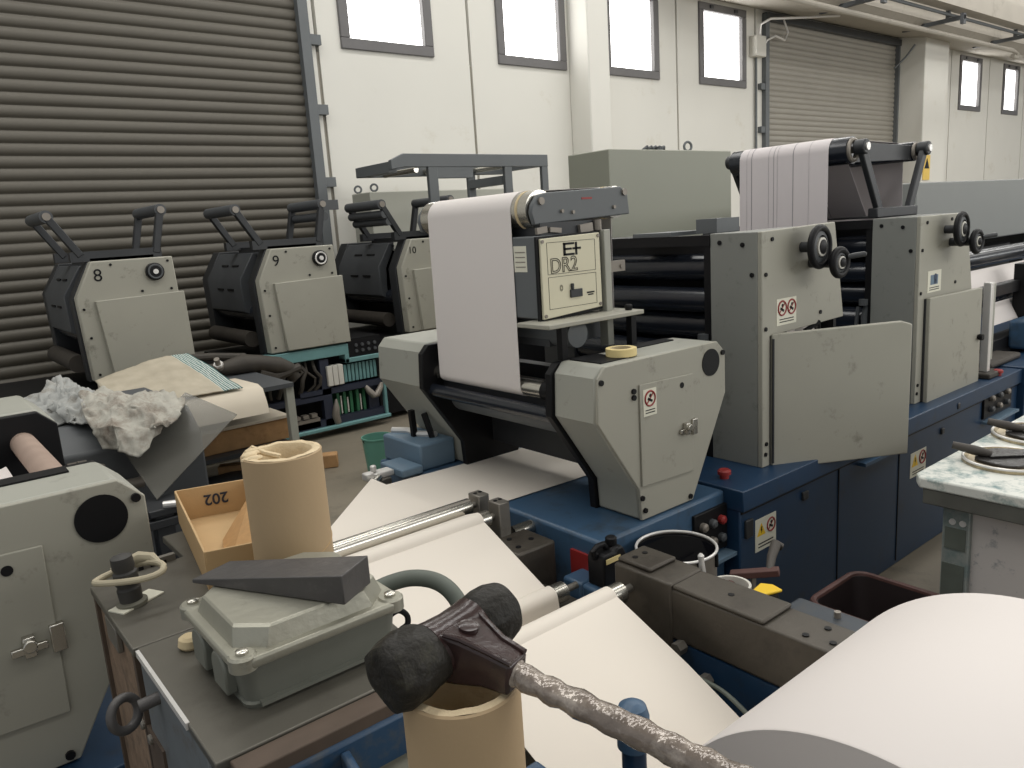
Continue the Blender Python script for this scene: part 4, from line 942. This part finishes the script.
m = MB(); m.box(1.61,1.785,2.65,2.955,.68,.793); obj('body', m, 'blue_pale', t, bevel=.01)
m = MB(); m.bar((1.68,2.80,.793),(1.675,2.80,.91),.022,.022); m.bar((1.72,2.72,.793),(1.70,2.74,.90),.022,.022); split('strut', m, 'black', t)
m = MB(); m.tube([(1.66,2.95,.80),(1.70,2.88,.802),(1.69,2.80,.802),(1.74,2.72,.802)], .014, 8); split('cable', m, 'rim', t)
single('blue_plate', MB().box(1.50,1.60,2.62,2.80,.685,.72), 'blue_pale', 'pale blue plate beside the turned paper web', 'plate', bevel=.006)

# ------------------------------------------------------------ foreground cabinet top and the things on it
ZT = 1.08
t = thing('machine_cabinet', (.40,1.15,0), 'worn steel-topped machine cabinet in the left foreground', 'cabinet')
tp = obj('top', MB().prism([(.197,1.177),(.197,1.465),(.36,1.48),(.36,1.62),(.532,1.62),(.532,1.177)], 'z', ZT-.014, ZT), 'tabletop', t, bevel=.002)
obj('top', MB().prism([(.200,.828),(.203,1.173),(.525,1.173),(.50,.828)], 'z', ZT-.012, ZT+.001), 'tabletop', t, bevel=.002)
m = MB(); m.box(.1985,.2035,.93,1.165,ZT-.008,ZT+.0018); obj('bright_edge', m, 'rim', t)
m = MB(); m.box(.23,.52,1.19,1.46,0,ZT-.014); m.box(.23,.48,.85,1.17,0,ZT-.012); obj('body', m, 'dark', t)
m = MB(); m.box(.203,.232,.87,1.17,.0,ZT-.012); obj('side_panel', m, 'cabside', t, bevel=.003)
m = MB(); m.box(.205,.232,1.20,1.445,.0,ZT-.016); obj('side_panel', m, 'rustwood', t)
m = MB(); m.box(.199,.212,1.185,1.20,0,ZT-.016); m.box(.199,.215,1.445,1.46,0,ZT-.016); m.box(.199,.208,1.10,1.19,.70,.95); split('corner_angle', m, 'rust', t)
m = MB(); m.box(.196,.205,1.29,1.36,ZT-.055,ZT-.012); m.cyl((.194,1.16,.94),(.206,1.16,.94),.008,10); m.cyl((.194,1.20,.945),(.206,1.20,.945),.008,10); m.box(.19,.205,1.10,1.112,.80,.86)
split('catch', m, 'steel', t, bevel=.002)
eb = obj('eyebolt', MB().ring((.160,1.09,1.035), (.55,-1,.25), .0215, .0065, 32, 12), 'slate', t)
obj('eyebolt_stem', MB().cyl((.178,1.085,1.04),(.210,1.08,1.045),.009,14), 'slate', eb)
m = MB(); m.box(.24,.345,1.474,1.486,ZT-.01,ZT+.012); rl = obj('rear_lip', m, 'steel', t)
h = MB()
for i in range(4): h.box(.26+.02*i,.268+.02*i,1.472,1.4745,ZT-.003,ZT+.006)
split('slot', h, 'black', rl)
t = thing('guide_post', (.236,1.336,ZT), 'stubby black rubber post with a loop of cream cord, on the steel top', 'post')
o_ = V((.236,1.336,ZT)); ax = V((-.06,.02,1)).normalized()
obj('sleeve', MB().lathe([(.0175,.004),(.0185,.03),(.0165,.033),(.0165,.036),(.0185,.04),(.0185,.058),(.016,.061),(.016,.064),(.0175,.068),(.0165,.085),(.006,.089)], o_, ax, 28), 'rubber', t)
obj('base_ring', MB().lathe([(.024,0),(.024,.006),(.019,.009)], o_, ax, 28), 'olive', t)
m = MB(); c = o_+V((.004,.006,.050)); pts = []
for i in range(26):
    a = 2*PI*i/26; pts.append(c + V((math.cos(a)*.048-.0*math.sin(a), math.sin(a)*.034 - math.cos(a)*.022, .006*math.cos(a)+.003*math.sin(2*a))))
obj('cord_loop', MB().tube(pts, .0055, 10, True), 'cord', t)
m = MB(); m.tube([c+V((.047,-.01,.006)), c+V((.04,.012,.012)), c+V((.022,.022,.016)), c+V((.002,.026,.012)), c+V((-.02,.03,.004))], [.004,.009,.010,.007,.004], 10); obj('cord_knot', m, 'cord', t)
single('card_scrap', MB().obox((.243,1.338,ZT+.0015),(1,.5,0),(-.5,1,0),(0,0,1),.040,.018,.0012), 'sticker', 'small square of white card under the black rubber post', 'card')
m = MB(); m.lathe([(.014,0),(.017,.004),(.016,.014),(.011,.018)], (.262,1.118,ZT+.001), (.1,0,1), 14)
single('cork_scrap', m, 'cork', 'small pale piece of cork beside the grey junction box', 'cork')
# junction box
t = thing('junction_box', (.378,1.01,ZT), 'grey cast metal junction box on the steel top', 'junction box')
jx0,jx1,jy0,jy1 = .260,.485,.890,1.100
def rl2(d, r=.018): return loop(jx0+d, jx1-d, jy0+d, jy1-d, r, 4)
m = MB(); shell(m, [(rl2(.006),ZT+.001),(rl2(.004),ZT+.008),(rl2(.007),ZT+.010),(rl2(.001),ZT+.062)]); obj('body', m, 'alu_dark', t)
lid = MB(); shell(lid, [(rl2(-.006,.022),ZT+.062),(rl2(-.008,.024),ZT+.066),(rl2(-.008,.024),ZT+.073),(rl2(-.005,.02),ZT+.0765)])
ld = obj('lid', lid, 'alu', t, bevel=.001)
ch = .035; d = .012
def octo(d, ch): 
    x0,x1,y0_,y1_ = jx0+d,jx1-d,jy0+d,jy1-d
    return [(x0+ch,y0_),(x1-ch,y0_),(x1,y0_+ch),(x1,y1_-ch),(x1-ch,y1_),(x0+ch,y1_),(x0,y1_-ch),(x0,y0_+ch)]
m = MB(); shell(m, [(octo(.005,.032),ZT+.075),(octo(.012,.034),ZT+.0985),(octo(.015,.035),ZT+.1015)]); obj('raised_panel', m, 'alu', ld, bevel=.0008, smooth=12)
for x, y in ((jx0+.008,jy0+.010),(jx1-.008,jy0+.010),(jx0+.008,jy1-.010),(jx1-.008,jy1-.010)):
    lg = obj('screw_lug', MB().lathe([(.018,.060),(.018,.076),(.015,.079)], (x,y,ZT), (0,0,1), 24), 'alu', ld)
    obj('screw', MB().lathe([(.008,0),(.008,.004),(.005,.0055)], (x,y,ZT+.079), (0,0,1), 16), 'chrome', lg)
for y in (.955,1.035):
    k_ = MB(); 
    k_.prism([(y-.024,ZT+.012)]+[(y+.026*math.cos(a), ZT+.042+.022*math.sin(a)) for a in [PI-PI*i/10 for i in range(11)]]+[(y+.024,ZT+.012)], 'x', jx0-.008, jx0+.008)
    obj('knockout', k_, 'alu_dark', t, bevel=.003)
obj('bottom_strip', MB().box(jx0+.02,jx1-.02,jy0-.002,jy0+.01,ZT+.006,ZT+.011), 'alu_dark', t)
obj('conduit', MB().tube(smooth_path([(.470,.97,1.133),(.505,.965,1.142),(.54,.945,1.148),(.565,.915,1.143),(.575,.885,1.125),(.576,.865,1.09),(.576,.86,1.03)], 5), .0125, 14), 'conduit', t)
obj('small_hook', MB().tube(smooth_path([(.482,.93,1.11),(.50,.925,1.118),(.51,.918,1.11),(.508,.914,1.098),(.497,.914,1.094)], 5), .0045, 8), 'black', t)
# wedge on the junction box
zt = ZT+.1025
m = MB()
vs = [V((.274,1.101,zt)), V((.337,1.124,zt)), V((.274,1.101,zt+.006)), V((.337,1.124,zt+.006)), V((.398,.876,zt)), V((.455,.909,zt)), V((.398,.876,zt+.041)), V((.455,.909,zt+.041))]
b_ = [m.b.verts.new(v) for v in vs]
for f in ((0,1,3,2),(4,6,7,5),(0,4,5,1),(2,3,7,6),(0,2,6,4),(1,5,7,3)): m.b.faces.new([b_[i] for i in f])
single('wedge', m, 'slate', 'dark grey metal wedge lying across the junction box lid', 'wedge', bevel=.0015)
# cardboard tubes
def tube_thing(x, y, z0, z1, ro, ri, label):
    t = thing('cardboard_tube', (x,y,z0), label, 'cardboard tube', 'cardboard cores')
    m = MB(); seg = 64; H = z1-z0
    m.lathe([(ri,0),(ro,0),(ro,H-.002),(ro-.002,H)], (x,y,z0), (0,0,1), seg, False)
    obj('wall', m, 'tube', t)
    m = MB(); m.lathe([(ro-.002,H),(ro-.010,H+.0012),(ri+.003,H-.0005),(ri,H-.006),(ri,0)], (x,y,z0), (0,0,1), seg, False)
    for v in m.b.verts:
        if v.co.z > z0+H-.004: v.co.z += .0022*noise.noise(v.co*60)
    obj('cut_edge', m, 'tube_end', t)
    pts = [(x+(ro+.0003)*math.cos(a), y+(ro+.0003)*math.sin(a), z0+H*.30+.045*(a+2.7)/PI*1.1-.02) for a in [-3.6+3.9*i/40 for i in range(41)]]
    obj('spiral_seam', MB().tube(pts, .0007, 6), 'card', t)
    return t
t1 = tube_thing(.459,1.182,ZT,1.320,.0635,.0455,'tall cardboard tube with a torn rim, standing behind the dark wedge')
m = MB()
for i in range(9):
    a = math.radians(135+7*i); m.sphere((.459+.048*math.cos(a)+random.uniform(-.006,.006), 1.182+.045*math.sin(a), 1.317+random.uniform(0,.006)), .008, 1.6, .9, .6, 8, 6)
m.tube([(.416,1.215,1.321),(.425,1.218,1.326),(.438,1.198,1.318),(.455,1.178,1.312)], .0045, 6)
obj('torn_fibre', m, 'tube_end', t1)
tube_thing(.366,.567,1.005,1.228,.057,.043,'shorter cardboard tube under the mallet')
# cardboard box marked 202
t = thing('cardboard_box', (.43,1.39,ZT), 'open kraft cardboard box marked 202, behind the cardboard tube', 'box')
c0 = V((.346,1.283,0)); ex = V((.137,-.041,0)).normalized(); ey = V((.065,.391,0)).normalized(); LX_, LY_ = .145, .392; zb, zr = ZT+.001, 1.152
def bxp(a, b2, z): return c0 + ex*a + ey*b2 + V((0,0,z))
def wallp(m, a0,b0,a1,b1,z0,z1,tk):
    p0, p1 = bxp(a0,b0,0), bxp(a1,b1,0); d_ = (p1-p0).normalized(); nn = V((-d_.y,d_.x,0))
    m.obox((p0+p1)/2+V((0,0,(z0+z1)/2)), d_, nn, (0,0,1), (p1-p0).length/2, tk/2, (z1-z0)/2)
m = MB(); wallp(m,0,0,0,LY_,zb,zr,.004); wallp(m,LX_,0,LX_,LY_,zb,zr,.004); wallp(m,0,0,LX_,0,zb,zr,.004); wallp(m,0,LY_,LX_,LY_,zb,zr,.004)
m.obox(bxp(LX_/2,LY_/2,zb+.002),ex,ey,(0,0,1),LX_/2,LY_/2,.002)
bxo = obj('body', m, 'card', t, bevel=.001)
m = MB(); A_ = [m.b.verts.new(v) for v in (bxp(LX_-.003,LY_*.86,zr-.012), bxp(LX_-.004,.01,zr-.004), bxp(.030,.01,zb+.02), bxp(.055,LY_*.52,zb+.012))]
B_ = [m.b.verts.new(v.co+V((.003,.002,-.003))) for v in A_]
m.b.faces.new(A_); m.b.faces.new(B_[::-1])
for i in range(4): m.b.faces.new([A_[i],B_[i],B_[(i+1)%4],A_[(i+1)%4]])
obj('inner_board', m, 'flap', t)
pc = bxp(LX_*.53, LY_-.0035, zr-.030)
text('printed_number', '202', pc, -ex, V((0,0,-1)), .033, 'navy', bxo, depth=.0004, bold=.0006)
# blue casting in front of the cabinet
t = thing('blue_casting', (.36,.66,.90), 'blue painted open casting with a rib, at the bottom edge of the photo', 'casting')
m = MB(); m.box(.195,.44,.785,.815,.955,1.062); m.box(.195,.225,.40,.785,.955,1.052)
obj('wall', m, 'blue_cast', t, bevel=.006)
m = MB(); m.box(.225,.44,.40,.785,.985,1.005); obj('floor_plate', m, 'olive', t)
m = MB(); m.bar((.335,.785,1.028),(.315,.66,1.028),.012,.046); obj('rib', m, 'blue_cast', t, bevel=.003)
m = MB(); m.box(.215,.445,.790,.826,1.055,1.079); obj('machined_lip', m, 'rust', t, bevel=.002)
m = MB(); m.cyl((.262,.66,1.004),(.262,.66,1.014),.022,20); obj('boss', m, 'olive', t)
m = MB(); m.box(.22,.43,.40,.815,.0,.985); obj('pedestal', m, 'dark', t)
t = thing('blue_bracket', (.50,.60,.955), 'small blue bracket beside the shorter cardboard tube', 'bracket')
m = MB(); m.box(.44,.495,.57,.62,.93,1.045); m.cyl((.468,.595,1.045),(.468,.595,1.052),.013,16); m.box(.42,.45,.57,.62,.93,.955); obj('body', m, 'blue_cast', t, bevel=.006)
t = thing('handle_post', (.86,.79,0), 'blue rounded post standing in front of the lower paper web', 'post')
pc = V((.735,.692,.0)); 
obj('cap', MB().lathe([(.024,0),(.024,.05),(.020,.064),(.010,.071),(.002,.072)], (pc.x,pc.y,.90), (0,0,1), 28), 'blue_light', t)
obj('stem', MB().cyl((pc.x,pc.y,0),(pc.x,pc.y,.90),.018,20), 'blue', t)
# mallet
t = thing('mallet', (.37,.56,1.224), 'grimy two-faced mallet with a tape-wrapped handle resting on the shorter tube', 'mallet')
za = 1.259; h0 = V((.289,.577,za-.003)); h1 = V((.455,.598,za+.004)); hx = (h1-h0).normalized(); hl = (h1-h0).length
def rough(m, a, f):
    for v in m.b.verts: v.co += V((noise.noise(v.co*f),noise.noise(v.co*f+V((3,1,7))),noise.noise(v.co*f+V((9,2,4)))))*a
    return m
obj('rubber_face', rough(MB().lathe([(.0005,-.001),(.006,-.0005),(.012,0),(.018,.0005),(.024,.002),(.030,.006),(.034,.018),(.035,.032),(.033,.046),(.0305,.055),(.026,.058)], h0, hx, 48), .004, 42), 'mallet', t)
obj('rubber_face', rough(MB().lathe([(.0285,0),(.0305,.003),(.031,.014),(.0315,.030),(.029,.042),(.022,.046),(.008,.047)], h0+hx*.114, hx, 48), .0022, 50), 'mallet', t)
obj('head_core', MB().lathe([(.026,.052),(.0295,.056),(.0285,.066),(.0275,.085),(.0285,.105),(.030,.114),(.026,.118)], h0, hx, 40), 'malletred', t)
hc = h0+hx*.082; he = V((.440,.353,1.222)); hd_ = (he-hc).normalized(); he = he+hd_*.06
side = hd_.cross(V((0,0,1))).normalized(); up = side.cross(hd_).normalized()
m = MB(); r0 = []; 
def sect(s, w_, h_): return [hc+hd_*s+side*a*w_+up*b2*h_ for a,b2 in ((-1,-1),(1,-1),(1,1),(-1,1))]
secs = [sect(.006,.030,.026), sect(.026,.024,.024), sect(.052,.0170,.0185), sect(.080,.0150,.0160)]
R_ = [[m.b.verts.new(v) for v in s_] for s_ in secs]
for a, b2 in zip(R_, R_[1:]):
    for i in range(4): m.b.faces.new([a[i],a[(i+1)%4],b2[(i+1)%4],b2[i]])
m.b.faces.new(R_[0]); m.b.faces.new(R_[-1])
sk = obj('socket', m, 'malletred', t, bevel=.0035)
m = MB()
for sgn in (-1,1):
    p0 = [hc+hd_*s+side*sgn*(w_-.003)+up*(h_+.001) for s,w_,h_ in ((.012,.029,.0255),(.026,.024,.024),(.052,.0170,.0185),(.079,.0150,.0160))]
    m.tube(p0, .0028, 8)
split('socket_rib', m, 'malletred', sk)
obj('socket_ring', MB().lathe([(.010,0),(.010,.004),(.006,.005)], hc+hd_*.022+up*.0235, up, 18), 'malletred', sk)
L_h = (he-hc).length; prof = [(.0130,.074),(.0140,.079)]
for i in range(30):
    s = .082+(L_h-.082)*i/29; prof.append((.0118+.0018*math.sin(i*1.7)*.5+.0015*(i/29), s))
prof.append((.006, L_h+.004))
hb = MB().lathe(prof, hc, hd_, 24)
for v in hb.b.verts: v.co += V((noise.noise(v.co*70),noise.noise(v.co*70+V((3,1,7))),noise.noise(v.co*70+V((9,2,4)))))*.0016
obj('handle', hb, 'tapewrap', t)

# ------------------------------------------------------------ light
def area(name, loc, rot, sx, sy, e, col=(1,1,1)):
    l = bpy.data.lights.new(name, 'AREA'); l.shape = 'RECTANGLE'; l.size = sx; l.size_y = sy; l.energy = e; l.color = col
    o = bpy.data.objects.new(name, l); o.location = loc; o.rotation_euler = rot; C.objects.link(o); return o
for y, e in ((-1.7, 400), (2.1, 620), (5.7, 680)):
    area('skylight_strip', (10.5, y, 7.05), (0,0,0), 28, .95, e, (1,.985,.95))
area('window_light', (15, -5.9, 3.6), (math.radians(90),0,0), 24, 1.6, 750, (1,.98,.94))
wd = bpy.data.worlds.new('daylight'); bpy.context.scene.world = wd; wd.use_nodes = True
bg = wd.node_tree.nodes['Background']; bg.inputs[0].default_value = (.95,.98,1,1); bg.inputs[1].default_value = .56
sc = bpy.context.scene
sc.view_settings.view_transform = 'Standard'; sc.view_settings.look = 'None'; sc.view_settings.gamma = 1; sc.view_settings.use_curve_mapping = False
sc.view_settings.exposure = -0.28
